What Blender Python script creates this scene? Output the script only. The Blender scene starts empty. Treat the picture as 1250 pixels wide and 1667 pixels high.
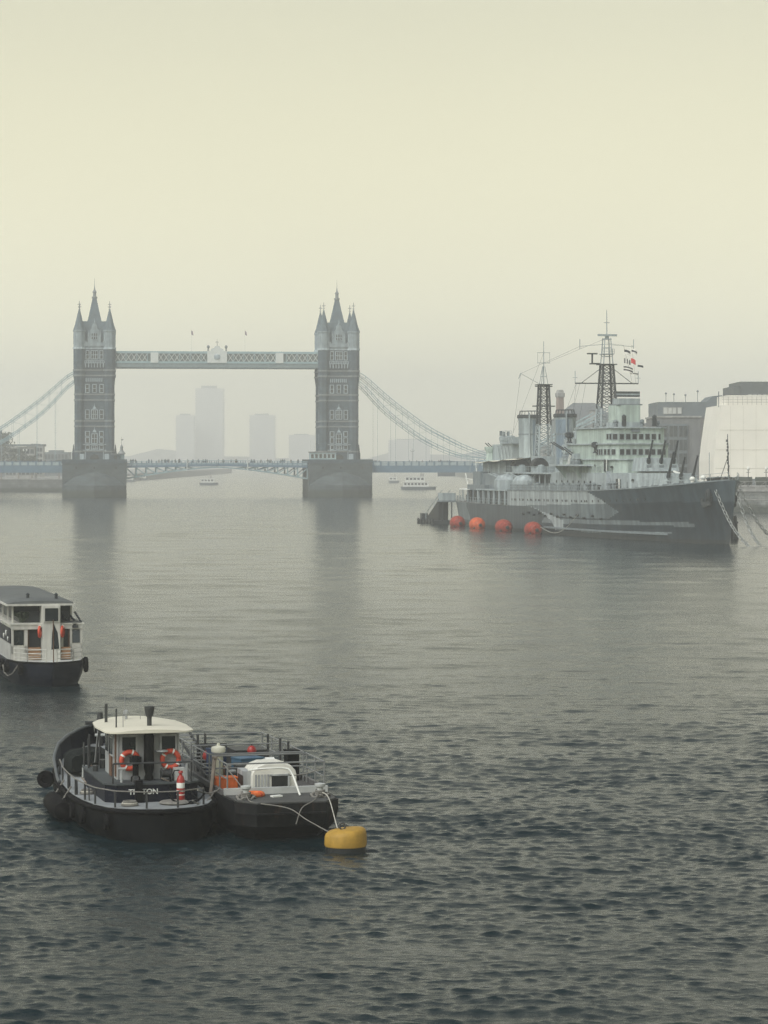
import bpy, math, random
import numpy as np
from mathutils import Vector, Matrix, noise as mnoise

random.seed(7)
sc = bpy.context.scene
R = math.radians

# ------------------------------------------------------------------ camera
FPX, CAMH = 4294.0, 12.0            # focal length in photograph pixels (1250 wide), eye height above the river
cam_d = bpy.data.cameras.new('camera')
cam = bpy.data.objects.new('camera', cam_d)
sc.collection.objects.link(cam)
cam.location = (0, 0, CAMH)
cam.rotation_euler = (R(90), 0, 0)
cam_d.sensor_fit = 'VERTICAL'
cam_d.sensor_height = 24.0
cam_d.lens = 24.0 * FPX / 1667.0
cam_d.shift_y = -83.5 / 1667.0
cam_d.clip_start = 1.0
cam_d.clip_end = 30000.0
sc.camera = cam
sc.render.resolution_x, sc.render.resolution_y = 768, 1024

# ------------------------------------------------------------------ sky, sun, exposure
MIST, MIST_COL, GLOW = .235, (7.7, 7.35, 5.0), .95
SUN_EL, SUN_AZ = R(46), R(-138)      # azimuth from +Y towards +X
w = bpy.data.worlds.new('World'); sc.world = w; w.use_nodes = True
nt = w.node_tree; nt.nodes.clear()
def wn(t, **kw):
    n = nt.nodes.new(t)
    for k, v in kw.items(): setattr(n, k, v)
    return n
wo = wn('ShaderNodeOutputWorld'); bg = wn('ShaderNodeBackground')
sky = wn('ShaderNodeTexSky', sky_type='NISHITA', sun_disc=False)
sky.sun_elevation = SUN_EL; sky.sun_rotation = SUN_AZ
sky.air_density = 1.0; sky.dust_density = 0.4; sky.ozone_density = 1.0
# a bank of mist over that sky, thinning with height as 1 - exp(-(depth / sin(elevation))^1.7), the same all round
tcw = wn('ShaderNodeTexCoord'); sepw = wn('ShaderNodeSeparateXYZ'); nt.links.new(tcw.outputs['Generated'], sepw.inputs[0])
mxw = wn('ShaderNodeMath', operation='MAXIMUM'); mxw.inputs[1].default_value = .02; nt.links.new(sepw.outputs['Z'], mxw.inputs[0])
dvw = wn('ShaderNodeMath', operation='DIVIDE'); dvw.inputs[0].default_value = MIST; nt.links.new(mxw.outputs[0], dvw.inputs[1])
exw = wn('ShaderNodeMath', operation='EXPONENT'); pww = wn('ShaderNodeMath', operation='POWER'); pww.inputs[1].default_value = 1.7; nt.links.new(dvw.outputs[0], pww.inputs[0])
ngw = wn('ShaderNodeMath', operation='MULTIPLY'); ngw.inputs[1].default_value = -1; nt.links.new(pww.outputs[0], ngw.inputs[0]); nt.links.new(ngw.outputs[0], exw.inputs[0])
mixn = wn('ShaderNodeMix', data_type='RGBA')
# the mist is a little brighter low down, where one looks through most of it
glw = wn('ShaderNodeMath', operation='MULTIPLY'); glw.inputs[1].default_value = -16.0; nt.links.new(mxw.outputs[0], glw.inputs[0])
gew = wn('ShaderNodeMath', operation='EXPONENT'); nt.links.new(glw.outputs[0], gew.inputs[0])
gmw = wn('ShaderNodeMath', operation='MULTIPLY_ADD'); gmw.inputs[1].default_value = GLOW; gmw.inputs[2].default_value = 1.0; nt.links.new(gew.outputs[0], gmw.inputs[0])
mcw = wn('ShaderNodeVectorMath', operation='SCALE'); mcw.inputs[0].default_value = MIST_COL; nt.links.new(gmw.outputs[0], mcw.inputs['Scale'])
cnw = wn('ShaderNodeTexNoise'); cnw.inputs['Scale'].default_value = 5.0; cnw.inputs['Detail'].default_value = 5
mpw = wn('ShaderNodeMapping'); mpw.inputs['Scale'].default_value = (1, 1, 3.2); nt.links.new(tcw.outputs['Generated'], mpw.inputs['Vector']); nt.links.new(mpw.outputs[0], cnw.inputs['Vector'])
cmw = wn('ShaderNodeMapRange'); cmw.inputs['To Min'].default_value = .955; cmw.inputs['To Max'].default_value = 1.045; nt.links.new(cnw.outputs['Fac'], cmw.inputs['Value'])
msw = wn('ShaderNodeVectorMath', operation='SCALE'); nt.links.new(mcw.outputs[0], msw.inputs[0]); nt.links.new(cmw.outputs[0], msw.inputs['Scale'])   # faint unevenness of the cloud
nt.links.new(msw.outputs[0], mixn.inputs[6])
hsw = wn('ShaderNodeHueSaturation'); hsw.inputs['Saturation'].default_value = 1.0; hsw.inputs['Value'].default_value = .6; nt.links.new(sky.outputs[0], hsw.inputs['Color'])
nt.links.new(exw.outputs[0], mixn.inputs[0]); nt.links.new(hsw.outputs[0], mixn.inputs[7]); nt.links.new(mixn.outputs[2], bg.inputs[0])
bg.inputs[1].default_value = 0.10
nt.links.new(bg.outputs[0], wo.inputs[0])
sun_d = bpy.data.lights.new('sun', 'SUN'); sun_d.energy = 3.4; sun_d.angle = R(55); sun_d.color = (1, .98, .93)
sun = bpy.data.objects.new('sun', sun_d); sc.collection.objects.link(sun)
sd = Vector((math.sin(SUN_AZ) * math.cos(SUN_EL), math.cos(SUN_AZ) * math.cos(SUN_EL), math.sin(SUN_EL)))
sun.rotation_euler = (-sd).to_track_quat('-Z', 'Y').to_euler()
sc.view_settings.view_transform = 'Standard'; sc.view_settings.look = 'None'
sc.view_settings.exposure = 0.17; sc.view_settings.gamma = 1.0
sc.render.engine = 'CYCLES'
cy = sc.cycles
cy.use_denoising = True; cy.denoising_prefilter = 'FAST'
cy.max_bounces = 12; cy.diffuse_bounces = 2; cy.glossy_bounces = 3; cy.volume_bounces = 8; cy.transmission_bounces = 2
cy.use_adaptive_sampling = False

# ------------------------------------------------------------------ materials
MATS = {}
def mat(name, rgb, rough=.6, metal=0.0, var=.18, scale=1.0, bump=0.0, streak=0.0, spec=.5, blots=()):
    """paint, stone or steel with uneven tone, fine grain and (streak) rain-wash running down"""
    if name in MATS: return MATS[name]
    m = bpy.data.materials.new(name); m.use_nodes = True
    n = m.node_tree.nodes; l = m.node_tree.links
    b = n['Principled BSDF']
    b.inputs['Roughness'].default_value = rough; b.inputs['Metallic'].default_value = metal
    b.inputs['Specular IOR Level'].default_value = spec
    tc = n.new('ShaderNodeTexCoord')
    nz = n.new('ShaderNodeTexNoise'); nz.inputs['Scale'].default_value = scale; nz.inputs['Detail'].default_value = 6; nz.inputs['Roughness'].default_value = .65
    l.new(tc.outputs['Object'], nz.inputs['Vector'])
    rp = n.new('ShaderNodeValToRGB')
    rp.color_ramp.elements[0].position = .3; rp.color_ramp.elements[1].position = .7
    lo = [c * (1 - var) for c in rgb]; hi = [min(1, c * (1 + var)) for c in rgb]
    rp.color_ramp.elements[0].color = (*lo, 1); rp.color_ramp.elements[1].color = (*hi, 1)
    l.new(nz.outputs['Fac'], rp.inputs['Fac'])
    col = rp.outputs['Color']
    if streak:
        mp = n.new('ShaderNodeMapping'); mp.inputs['Scale'].default_value = (1, 1, .06)
        n2 = n.new('ShaderNodeTexNoise'); n2.inputs['Scale'].default_value = scale * 3; n2.inputs['Detail'].default_value = 4
        l.new(tc.outputs['Object'], mp.inputs['Vector']); l.new(mp.outputs['Vector'], n2.inputs['Vector'])
        r2 = n.new('ShaderNodeValToRGB'); r2.color_ramp.elements[0].position = .42; r2.color_ramp.elements[1].position = .62
        r2.color_ramp.elements[0].color = (1 - streak, 1 - streak, 1 - streak * .95, 1); r2.color_ramp.elements[1].color = (1, 1, 1, 1)
        l.new(n2.outputs['Fac'], r2.inputs['Fac'])
        mx = n.new('ShaderNodeMix'); mx.data_type = 'RGBA'; mx.blend_type = 'MULTIPLY'; mx.inputs[0].default_value = 1
        l.new(col, mx.inputs[6]); l.new(r2.outputs['Color'], mx.inputs[7]); col = mx.outputs[2]
    for k, (brgb, thr, bsc, zsq) in enumerate(blots):     # patches of dirt, rust or droppings, optionally drawn out downwards
        mp = n.new('ShaderNodeMapping'); mp.inputs['Scale'].default_value = (1, 1, zsq); mp.inputs['Location'].default_value = (3.1*k, 1.7*k, .9*k)
        nb = n.new('ShaderNodeTexNoise'); nb.inputs['Scale'].default_value = bsc; nb.inputs['Detail'].default_value = 6; nb.inputs['Roughness'].default_value = .7
        l.new(tc.outputs['Object'], mp.inputs['Vector']); l.new(mp.outputs['Vector'], nb.inputs['Vector'])
        mr = n.new('ShaderNodeMapRange'); mr.inputs['From Min'].default_value = thr; mr.inputs['From Max'].default_value = thr + .09; mr.inputs['To Max'].default_value = .85
        l.new(nb.outputs['Fac'], mr.inputs['Value'])
        mx = n.new('ShaderNodeMix'); mx.data_type = 'RGBA'; mx.inputs[7].default_value = (*brgb, 1)
        l.new(mr.outputs[0], mx.inputs[0]); l.new(col, mx.inputs[6]); col = mx.outputs[2]
    l.new(col, b.inputs['Base Color'])
    if bump:
        bp = n.new('ShaderNodeBump'); bp.inputs['Strength'].default_value = bump; bp.inputs['Distance'].default_value = .05
        n3 = n.new('ShaderNodeTexNoise'); n3.inputs['Scale'].default_value = scale * 8; n3.inputs['Detail'].default_value = 4
        l.new(tc.outputs['Object'], n3.inputs['Vector']); l.new(n3.outputs['Fac'], bp.inputs['Height']); l.new(bp.outputs['Normal'], b.inputs['Normal'])
    MATS[name] = m
    return m

def stone_mat(name, rgb, mortar, bw, bh, var=.2, tide=None):
    """coursed masonry; tide = (height, colour): the wet, weedy band below the high-water line"""
    m = bpy.data.materials.new(name); m.use_nodes = True
    n = m.node_tree.nodes; l = m.node_tree.links; b = n['Principled BSDF']
    b.inputs['Roughness'].default_value = .85
    tc = n.new('ShaderNodeTexCoord'); sep = n.new('ShaderNodeSeparateXYZ'); add = n.new('ShaderNodeMath'); add.operation = 'ADD'
    cmb = n.new('ShaderNodeCombineXYZ')
    l.new(tc.outputs['Object'], sep.inputs[0]); l.new(sep.outputs['X'], add.inputs[0]); l.new(sep.outputs['Y'], add.inputs[1])
    l.new(add.outputs[0], cmb.inputs['X']); l.new(sep.outputs['Z'], cmb.inputs['Y'])
    br = n.new('ShaderNodeTexBrick'); br.inputs['Scale'].default_value = 1
    br.inputs['Brick Width'].default_value = bw; br.inputs['Row Height'].default_value = bh
    br.inputs['Mortar Size'].default_value = bh * .05; br.inputs['Mortar Smooth'].default_value = .3; br.inputs['Bias'].default_value = 0
    br.inputs['Color1'].default_value = (*[c * (1 - var) for c in rgb], 1); br.inputs['Color2'].default_value = (*[c * (1 + var) for c in rgb], 1)
    br.inputs['Mortar'].default_value = (*mortar, 1)
    l.new(cmb.outputs[0], br.inputs['Vector'])
    nz = n.new('ShaderNodeTexNoise'); nz.inputs['Scale'].default_value = .22; nz.inputs['Detail'].default_value = 7; nz.inputs['Roughness'].default_value = .7
    l.new(tc.outputs['Object'], nz.inputs['Vector'])
    rp = n.new('ShaderNodeValToRGB'); rp.color_ramp.elements[0].position = .33; rp.color_ramp.elements[1].position = .68
    rp.color_ramp.elements[0].color = (.62, .64, .64, 1); rp.color_ramp.elements[1].color = (1.15, 1.15, 1.12, 1)
    l.new(nz.outputs['Fac'], rp.inputs['Fac'])
    mx = n.new('ShaderNodeMix'); mx.data_type = 'RGBA'; mx.blend_type = 'MULTIPLY'; mx.inputs[0].default_value = 1
    l.new(br.outputs['Color'], mx.inputs[6]); l.new(rp.outputs['Color'], mx.inputs[7])
    col = mx.outputs[2]
    if tide:
        ad = n.new('ShaderNodeMath'); ad.operation = 'MULTIPLY_ADD'; ad.inputs[1].default_value = 1.6; ad.inputs[2].default_value = -.8
        l.new(nz.outputs['Fac'], ad.inputs[0])
        a2 = n.new('ShaderNodeMath'); a2.operation = 'ADD'; l.new(sep.outputs['Z'], a2.inputs[0]); l.new(ad.outputs[0], a2.inputs[1])
        mr = n.new('ShaderNodeMapRange'); mr.inputs['From Min'].default_value = tide[0] - .5; mr.inputs['From Max'].default_value = tide[0] + .5
        mr.inputs['To Min'].default_value = 1; mr.inputs['To Max'].default_value = 0
        l.new(a2.outputs[0], mr.inputs['Value'])
        m2 = n.new('ShaderNodeMix'); m2.data_type = 'RGBA'; m2.inputs[7].default_value = (*tide[1], 1)
        l.new(mr.outputs[0], m2.inputs[0]); l.new(col, m2.inputs[6]); col = m2.outputs[2]
    l.new(col, b.inputs['Base Color'])
    bp = n.new('ShaderNodeBump'); bp.inputs['Strength'].default_value = .6; bp.inputs['Distance'].default_value = .08
    inv = n.new('ShaderNodeMath'); inv.operation = 'SUBTRACT'; inv.inputs[0].default_value = 1
    l.new(br.outputs['Fac'], inv.inputs[1]); l.new(inv.outputs[0], bp.inputs['Height']); l.new(bp.outputs['Normal'], b.inputs['Normal'])
    MATS[name] = m
    return m

def glass_mat(name, rgb=(.012, .018, .02), rough=.08):
    m = mat(name, rgb, rough=rough, var=.5, scale=.7, spec=.5)
    return m

granite = stone_mat('granite_blocks', (.056, .088, .112), (.042, .06, .072), 1.3, .55)
pier_stone = stone_mat('pier_granite', (.06, .082, .09), (.038, .048, .053), 1.7, .75, tide=(2.2, (.03, .04, .03)))
pale_stone = mat('portland_stone', (.42, .50, .53), .8, var=.2, scale=.6, streak=.25)
turret_stone = mat('turret_stone', (.26, .32, .34), .8, var=.2, scale=.6, streak=.25)
slate = mat('roof_slate', (.09, .13, .15), .7, var=.2, scale=.5, streak=.15)
lead = mat('weathered_lead', (.2, .22, .22), .6)
win_glass = glass_mat('window_glass')
steel_pale = mat('pale_blue_steel', (.30, .42, .45), .5, var=.12, scale=.4)
steel_blue = mat('mid_blue_steel', (.12, .2, .27), .5, var=.15, scale=.4)
steel_white = mat('white_steel', (.62, .66, .64), .5, var=.1)
road_m = mat('asphalt', (.05, .052, .055), .9)

# ------------------------------------------------------------------ mesh builder
COL = sc.collection
class MB:
    def __init__(s): s.v = []; s.f = []
    def add(s, vs, fs):
        o = len(s.v); s.v += [tuple(p) for p in vs]; s.f += [tuple(i + o for i in f) for f in fs]; return s
    def box(s, x0, x1, y0, y1, z0, z1):
        return s.add([(x0,y0,z0),(x1,y0,z0),(x1,y1,z0),(x0,y1,z0),(x0,y0,z1),(x1,y0,z1),(x1,y1,z1),(x0,y1,z1)],
                     [(0,3,2,1),(4,5,6,7),(0,1,5,4),(1,2,6,5),(2,3,7,6),(3,0,4,7)])
    def cbox(s, c, size, rz=0, rx=0, ry=0):
        M = Matrix.Translation(c) @ Matrix.Rotation(rz, 4, 'Z') @ Matrix.Rotation(ry, 4, 'Y') @ Matrix.Rotation(rx, 4, 'X')
        a, b, d = [k / 2 for k in size]
        vs = [M @ Vector(p) for p in [(-a,-b,-d),(a,-b,-d),(a,b,-d),(-a,b,-d),(-a,-b,d),(a,-b,d),(a,b,d),(-a,b,d)]]
        return s.add(vs, [(0,3,2,1),(4,5,6,7),(0,1,5,4),(1,2,6,5),(2,3,7,6),(3,0,4,7)])
    def bar(s, a, b, r, r2=None, n=6):
        a, b = Vector(a), Vector(b); r2 = r if r2 is None else r2
        d = b - a
        if d.length < 1e-6: return s
        q = d.to_track_quat('Z', 'Y'); vs = []
        for i in range(n):
            t = 2 * math.pi * (i + .5) / n; e = q @ Vector((math.cos(t), math.sin(t), 0))
            vs += [a + e * r, b + e * r2]
        fs = [(2*i, 2*((i+1)%n), 2*((i+1)%n)+1, 2*i+1) for i in range(n)]
        fs += [tuple(2*i for i in reversed(range(n))), tuple(2*i+1 for i in range(n))]
        return s.add(vs, fs)
    def beam(s, a, b, wd, ht, up=(0,0,1)):
        a, b = Vector(a), Vector(b); d = (b - a).normalized(); u = Vector(up)
        sd_ = d.cross(u)
        if sd_.length < 1e-5: sd_ = d.cross(Vector((1,0,0)))
        sd_.normalize(); u = sd_.cross(d)
        vs = []
        for p in (a, b):
            for i, j in ((-1,-1),(1,-1),(1,1),(-1,1)): vs.append(p + sd_ * wd/2 * i + u * ht/2 * j)
        return s.add(vs, [(0,1,2,3),(7,6,5,4),(0,4,5,1),(1,5,6,2),(2,6,7,3),(3,7,4,0)])
    def path(s, pts, r, n=6):
        for a, b in zip(pts, pts[1:]): s.bar(a, b, r, n=n)
        return s
    def tube(s, pts, r, n=8, closed=False, taper=None):
        pts = [Vector(p) for p in pts]; N = len(pts); rings = []
        for i, p in enumerate(pts):
            a = pts[(i-1) % N] if (closed or i > 0) else p
            b = pts[(i+1) % N] if (closed or i < N-1) else p
            q = (b - a).normalized()
            x = q.cross(Vector((.13,.21,.97))); x.normalize(); y = q.cross(x)
            rr = r if taper is None else taper[i]
            rings.append([p + (x * math.cos(2*math.pi*k/n) + y * math.sin(2*math.pi*k/n)) * rr for k in range(n)])
        if closed: rings.append(rings[0])
        return s.loft(rings, not closed, not closed)
    def loft(s, rings, cap0=True, cap1=True, closed=True):
        n = len(rings[0]); vs = [p for r in rings for p in r]; fs = []
        m = n if closed else n - 1
        for j in range(len(rings) - 1):
            for i in range(m):
                k = (i + 1) % n
                fs.append((j*n+i, j*n+k, (j+1)*n+k, (j+1)*n+i))
        if cap0: fs.append(tuple(reversed(range(n))))
        if cap1: fs.append(tuple((len(rings)-1)*n + i for i in range(n)))
        return s.add(vs, fs)
    def prism(s, poly, z0, z1, scale=1.0, c=None):
        if c is None: c = (sum(p[0] for p in poly)/len(poly), sum(p[1] for p in poly)/len(poly))
        top = [(c[0]+(p[0]-c[0])*scale, c[1]+(p[1]-c[1])*scale) for p in poly]
        return s.loft([[(x,y,z0) for x,y in poly], [(x,y,z1) for x,y in top]])
    def lathe(s, prof, c=(0,0,0), n=16, sx=1, sy=1, ax='Z', ph=0):
        rings = []
        for r, z in prof:
            ring = []
            for i in range(n):
                t = 2*math.pi*i/n + ph; x, y = r*math.cos(t)*sx, r*math.sin(t)*sy
                p = (x,y,z) if ax == 'Z' else ((z,x,y) if ax == 'X' else (y,z,x))
                ring.append((c[0]+p[0], c[1]+p[1], c[2]+p[2]))
            rings.append(ring)
        return s.loft(rings)
    def build(s, name, m, parent=None, smooth=0, kind=None, loc=None):
        me = bpy.data.meshes.new(name); me.from_pydata(s.v, [], s.f); me.update()
        if smooth:
            me.shade_smooth(); me.set_sharp_from_angle(angle=R(smooth))
        me.materials.append(m)
        return put(name, me, parent, kind, loc)
def put(name, me, parent=None, kind=None, loc=None, rz=0):
    o = bpy.data.objects.new(name, me); COL.objects.link(o)
    if parent: o.parent = parent
    if kind: o['kind'] = kind
    if loc: o.location = loc
    if rz: o.rotation_euler = (0, 0, rz)
    return o
def tag(o, label, cat, group=None):
    o['label'] = label; o['category'] = cat
    if group: o['group'] = group
    return o
def thing(name, label, cat, loc=(0,0,0), rz=0, group=None):
    o = bpy.data.objects.new(name, None); COL.objects.link(o)
    o.location = loc; o.rotation_euler = (0,0,rz); o.empty_display_size = .5
    return tag(o, label, cat, group)
def copy_tree(o, parent=None):
    c = o.copy(); COL.objects.link(c)
    if parent: c.parent = parent
    for ch in o.children: copy_tree(ch, c)
    return c
def octo(r, cx=0, cy=0, n=8):
    return [(cx + r*math.cos(2*math.pi*(i+.5)/n), cy + r*math.sin(2*math.pi*(i+.5)/n)) for i in range(n)]
def P(px, py, Y):
    """ground-truth point seen at photograph pixel (px,py) at distance Y"""
    return Vector(((px-625)*Y/FPX, Y, CAMH - (py-750)*Y/FPX))

# ------------------------------------------------------------------ the river
def make_river():
    rs = [30.0]
    while rs[-1] < 4950:
        r = rs[-1]; rs.append(r + max(.075, 1.3e-5 * r * r) if r > 52 else r + .8)
    rs[-1] = 4950.0
    rs = np.array(rs)
    fine = np.linspace(-11.2, 11.2, 640)
    co = 11.2 + np.cumsum(np.linspace(.08, 5.2, 28))
    an = np.radians(np.concatenate([-co[::-1], fine, co]))
    Rr, A = np.meshgrid(rs, an, indexing='ij')
    X = np.clip(Rr * np.tan(np.clip(A, -1.25, 1.25)), -1350 + A, 1350 + A); Y = Rr.copy()
    dR = np.gradient(rs)[:, None]
    Z = np.zeros_like(X)
    rng = np.random.default_rng(5)
    # slow patches where the wind roughens or smooths the surface
    gust = np.zeros_like(X)
    for k in range(14):
        lam = rng.uniform(14, 90); th = rng.uniform(0, math.pi * 2)
        gust += np.sin((X * math.cos(th) * .6 + Y * math.sin(th)) * 2*math.pi/lam + rng.uniform(0, 6.28))
    gust = np.clip(1 + .045 * gust, .8, 1.2) * (1 + .25 * np.exp(-(Y - 56) / 35))
    wind = R(262); DX = np.zeros_like(X); DY = np.zeros_like(X)
    env = []                                    # each band of ripples comes and goes in patches of its own
    for j in range(6):
        e = np.zeros_like(X)
        for q_ in range(9):
            lam = rng.uniform(2.2, 11); th = rng.uniform(0, math.pi)
            e += np.sin((X * math.cos(th) * .55 + Y * math.sin(th)) * 2*math.pi/lam + rng.uniform(0, 6.28))
        env.append(np.clip(1 + .2 * e, .3, 1.8))
    for k in range(150):
        lam = .22 * (1.7 / .22) ** (rng.random() ** 1.1)
        th = wind + rng.normal(0, .48)
        slope = .0235 if lam < .95 else .012
        amp = slope * lam / (2 * math.pi) * rng.uniform(.4, 1.2)
        fade = np.clip((lam / dR - 1.6) / 2.0, 0, 1)
        ph = (X * math.cos(th) + Y * math.sin(th)) * 2*math.pi/lam + rng.uniform(0, 6.28)
        fade = fade * env[k % 6]
        Z += amp * fade * np.sin(ph)
        h = 1.35 * amp * fade * np.cos(ph)      # crests drawn together, troughs opened out
        DX += h * math.cos(th); DY += h * math.sin(th)
    for k in range(40):                         # longer, lazy undulations that still show farther out
        lam = 2.8 * (16 / 2.8) ** rng.random(); th = wind + rng.normal(0, .6)
        fade = np.clip((lam / dR - 1.6) / 2.0, 0, 1)
        Z += .0075 * lam / (2*math.pi) * fade * np.sin((X * math.cos(th) + Y * math.sin(th)) * 2*math.pi/lam + rng.uniform(0, 6.28))
    Z *= gust; X = X + DX * gust; Y = Y + DY * gust
    ny, nx = X.shape
    verts = np.stack([X, Y, Z], -1).reshape(-1, 3).astype(np.float32)
    idx = np.arange(ny * nx).reshape(ny, nx)
    q = np.stack([idx[:-1, :-1], idx[:-1, 1:], idx[1:, 1:], idx[1:, :-1]], -1).reshape(-1, 4)
    # a plain coarse apron carries the river on behind the viewer
    base = len(verts)
    x0 = verts[:nx]
    back = np.stack([np.linspace(-1300, 1300, nx), np.full(nx, -300.0), np.zeros(nx)], -1).astype(np.float32)
    verts = np.concatenate([verts, back]); bi = np.arange(nx) + base
    q2 = np.stack([bi[:-1], bi[1:], idx[0, 1:], idx[0, :-1]], -1)
    q = np.concatenate([q, q2])
    me = bpy.data.meshes.new('river')
    me.vertices.add(len(verts)); me.vertices.foreach_set('co', verts.ravel())
    me.loops.add(q.size); me.loops.foreach_set('vertex_index', q.ravel().astype(np.int32))
    me.polygons.add(len(q)); me.polygons.foreach_set('loop_start', (np.arange(len(q)) * 4).astype(np.int32))
    me.update(calc_edges=True); me.validate(); me.shade_smooth()
    m = bpy.data.materials.new('river_water'); m.use_nodes = True
    n = m.node_tree.nodes; l = m.node_tree.links; b = n['Principled BSDF']
    b.inputs['Base Color'].default_value = (.005, .014, .017, 1); b.inputs['Roughness'].default_value = .14
    b.inputs['IOR'].default_value = 1.333
    tc = n.new('ShaderNodeTexCoord')
    def layer(scale, sxy, strength, dist, prev, det=4):
        mp = n.new('ShaderNodeMapping'); mp.inputs['Scale'].default_value = (sxy[0], sxy[1], 1); mp.inputs['Rotation'].default_value = (0, 0, R(-14))
        nz = n.new('ShaderNodeTexNoise'); nz.inputs['Scale'].default_value = scale; nz.inputs['Detail'].default_value = det; nz.inputs['Roughness'].default_value = .6
        bp = n.new('ShaderNodeBump'); bp.inputs['Strength'].default_value = strength; bp.inputs['Distance'].default_value = dist
        l.new(tc.outputs['Object'], mp.inputs['Vector']); l.new(mp.outputs['Vector'], nz.inputs['Vector']); l.new(nz.outputs['Fac'], bp.inputs['Height'])
        if prev: l.new(prev.outputs['Normal'], bp.inputs['Normal'])
        return bp
    b0 = layer(.26, (.4, 1.05), .3, .5, None, 4)
    b1 = layer(.8, (.45, 1.1), .25, .2, b0, 3)
    b2 = layer(4.2, (.5, 1.2), .55, .06, b1, 6)
    l.new(b2.outputs['Normal'], b.inputs['Normal'])
    # the mesh carries the waves close by; farther out, where it cannot, their slopes go into the roughness
    sp = n.new('ShaderNodeSeparateXYZ'); l.new(tc.outputs['Object'], sp.inputs[0])
    mr = n.new('ShaderNodeMapRange'); mr.interpolation_type = 'SMOOTHSTEP'
    for k_, v_ in zip(('From Min','From Max','To Min','To Max'), (70, 420, .12, .15)): mr.inputs[k_].default_value = v_
    l.new(sp.outputs['Y'], mr.inputs['Value']); l.new(mr.outputs[0], b.inputs['Roughness'])
    for bb, hi_, lo_ in ((b0, .06, .34), (b1, .25, .14), (b2, .9, .12)):
        m3 = n.new('ShaderNodeMapRange')
        for k_, v_ in zip(('From Min','From Max','To Min','To Max'), (80, 380, hi_, lo_)): m3.inputs[k_].default_value = v_
        l.new(sp.outputs['Y'], m3.inputs['Value']); l.new(m3.outputs[0], bb.inputs['Strength'])
    me.materials.append(m)
    o = put('river', me, kind='structure')
    return o
make_river()

# ------------------------------------------------------------------ haze
hz = MB().box(-1500, 1500, -350, 5300, -2.0, 175.0)
hm = bpy.data.materials.new('river_haze'); hm.use_nodes = True
hn = hm.node_tree.nodes; hn.remove(hn['Principled BSDF'])
pv = hn.new('ShaderNodeVolumePrincipled')
pv.inputs['Color'].default_value = (.98, .99, .97, 1); pv.inputs['Density'].default_value = .00046
pv.inputs['Anisotropy'].default_value = 0.0
hm.node_tree.links.new(pv.outputs[0], hn['Material Output'].inputs['Volume'])
haze = hz.build('haze', hm, kind='stuff')
tag(haze, 'pale even river mist filling the air over the whole scene', 'haze')

# ------------------------------------------------------------------ the bridge, in its own frame (x along, y away, z up)
BR = bpy.data.objects.new('tmp', None)
TH = R(6.0)
BO = Vector((-97.6, 889.5, 0))
def bpt(u, v=0, z=0):
    return Vector((BO.x + u*math.cos(TH) - v*math.sin(TH), BO.y + u*math.sin(TH) + v*math.cos(TH), z))
SPAN = 82.0

def window(parent, cx, z0, z1, wd, face, yf, nx=1, ny=1, name='window', border=.22, depth=.28):
    """pale stone surround standing proud of the wall with a recessed dark pane; face: 'F' front, 'L' left, 'Rt' right"""
    mb = MB(); pn = MB()
    def put_box(mb_, a0, a1, d0, d1, c0, c1):
        if face == 'F': mb_.box(a0, a1, yf - d1, yf - d0, c0, c1)
        elif face == 'L': mb_.box(yf - d1, yf - d0, a0, a1, c0, c1)
        else: mb_.box(yf + d0, yf + d1, a0, a1, c0, c1)
    h = wd / 2
    put_box(mb, cx-h-border, cx-h, -.02, depth, z0-border, z1+border)
    put_box(mb, cx+h, cx+h+border, -.02, depth, z0-border, z1+border)
    put_box(mb, cx-h, cx+h, -.02, depth, z1, z1+border)
    put_box(mb, cx-h, cx+h, -.02, depth+.08, z0-border, z0)
    for i in range(1, nx):
        x = cx - h + wd*i/nx; put_box(mb, x-.09, x+.09, .02, depth-.04, z0, z1)
    for j in range(1, ny):
        z = z0 + (z1-z0)*j/ny; put_box(mb, cx-h, cx+h, .02, depth-.06, z-.08, z+.08)
    fr = mb.build(name, pale_stone, parent)
    put_box(pn, cx-h, cx+h, .012, .05, z0, z1)
    pn.build('pane', win_glass, fr)
    return fr

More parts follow.
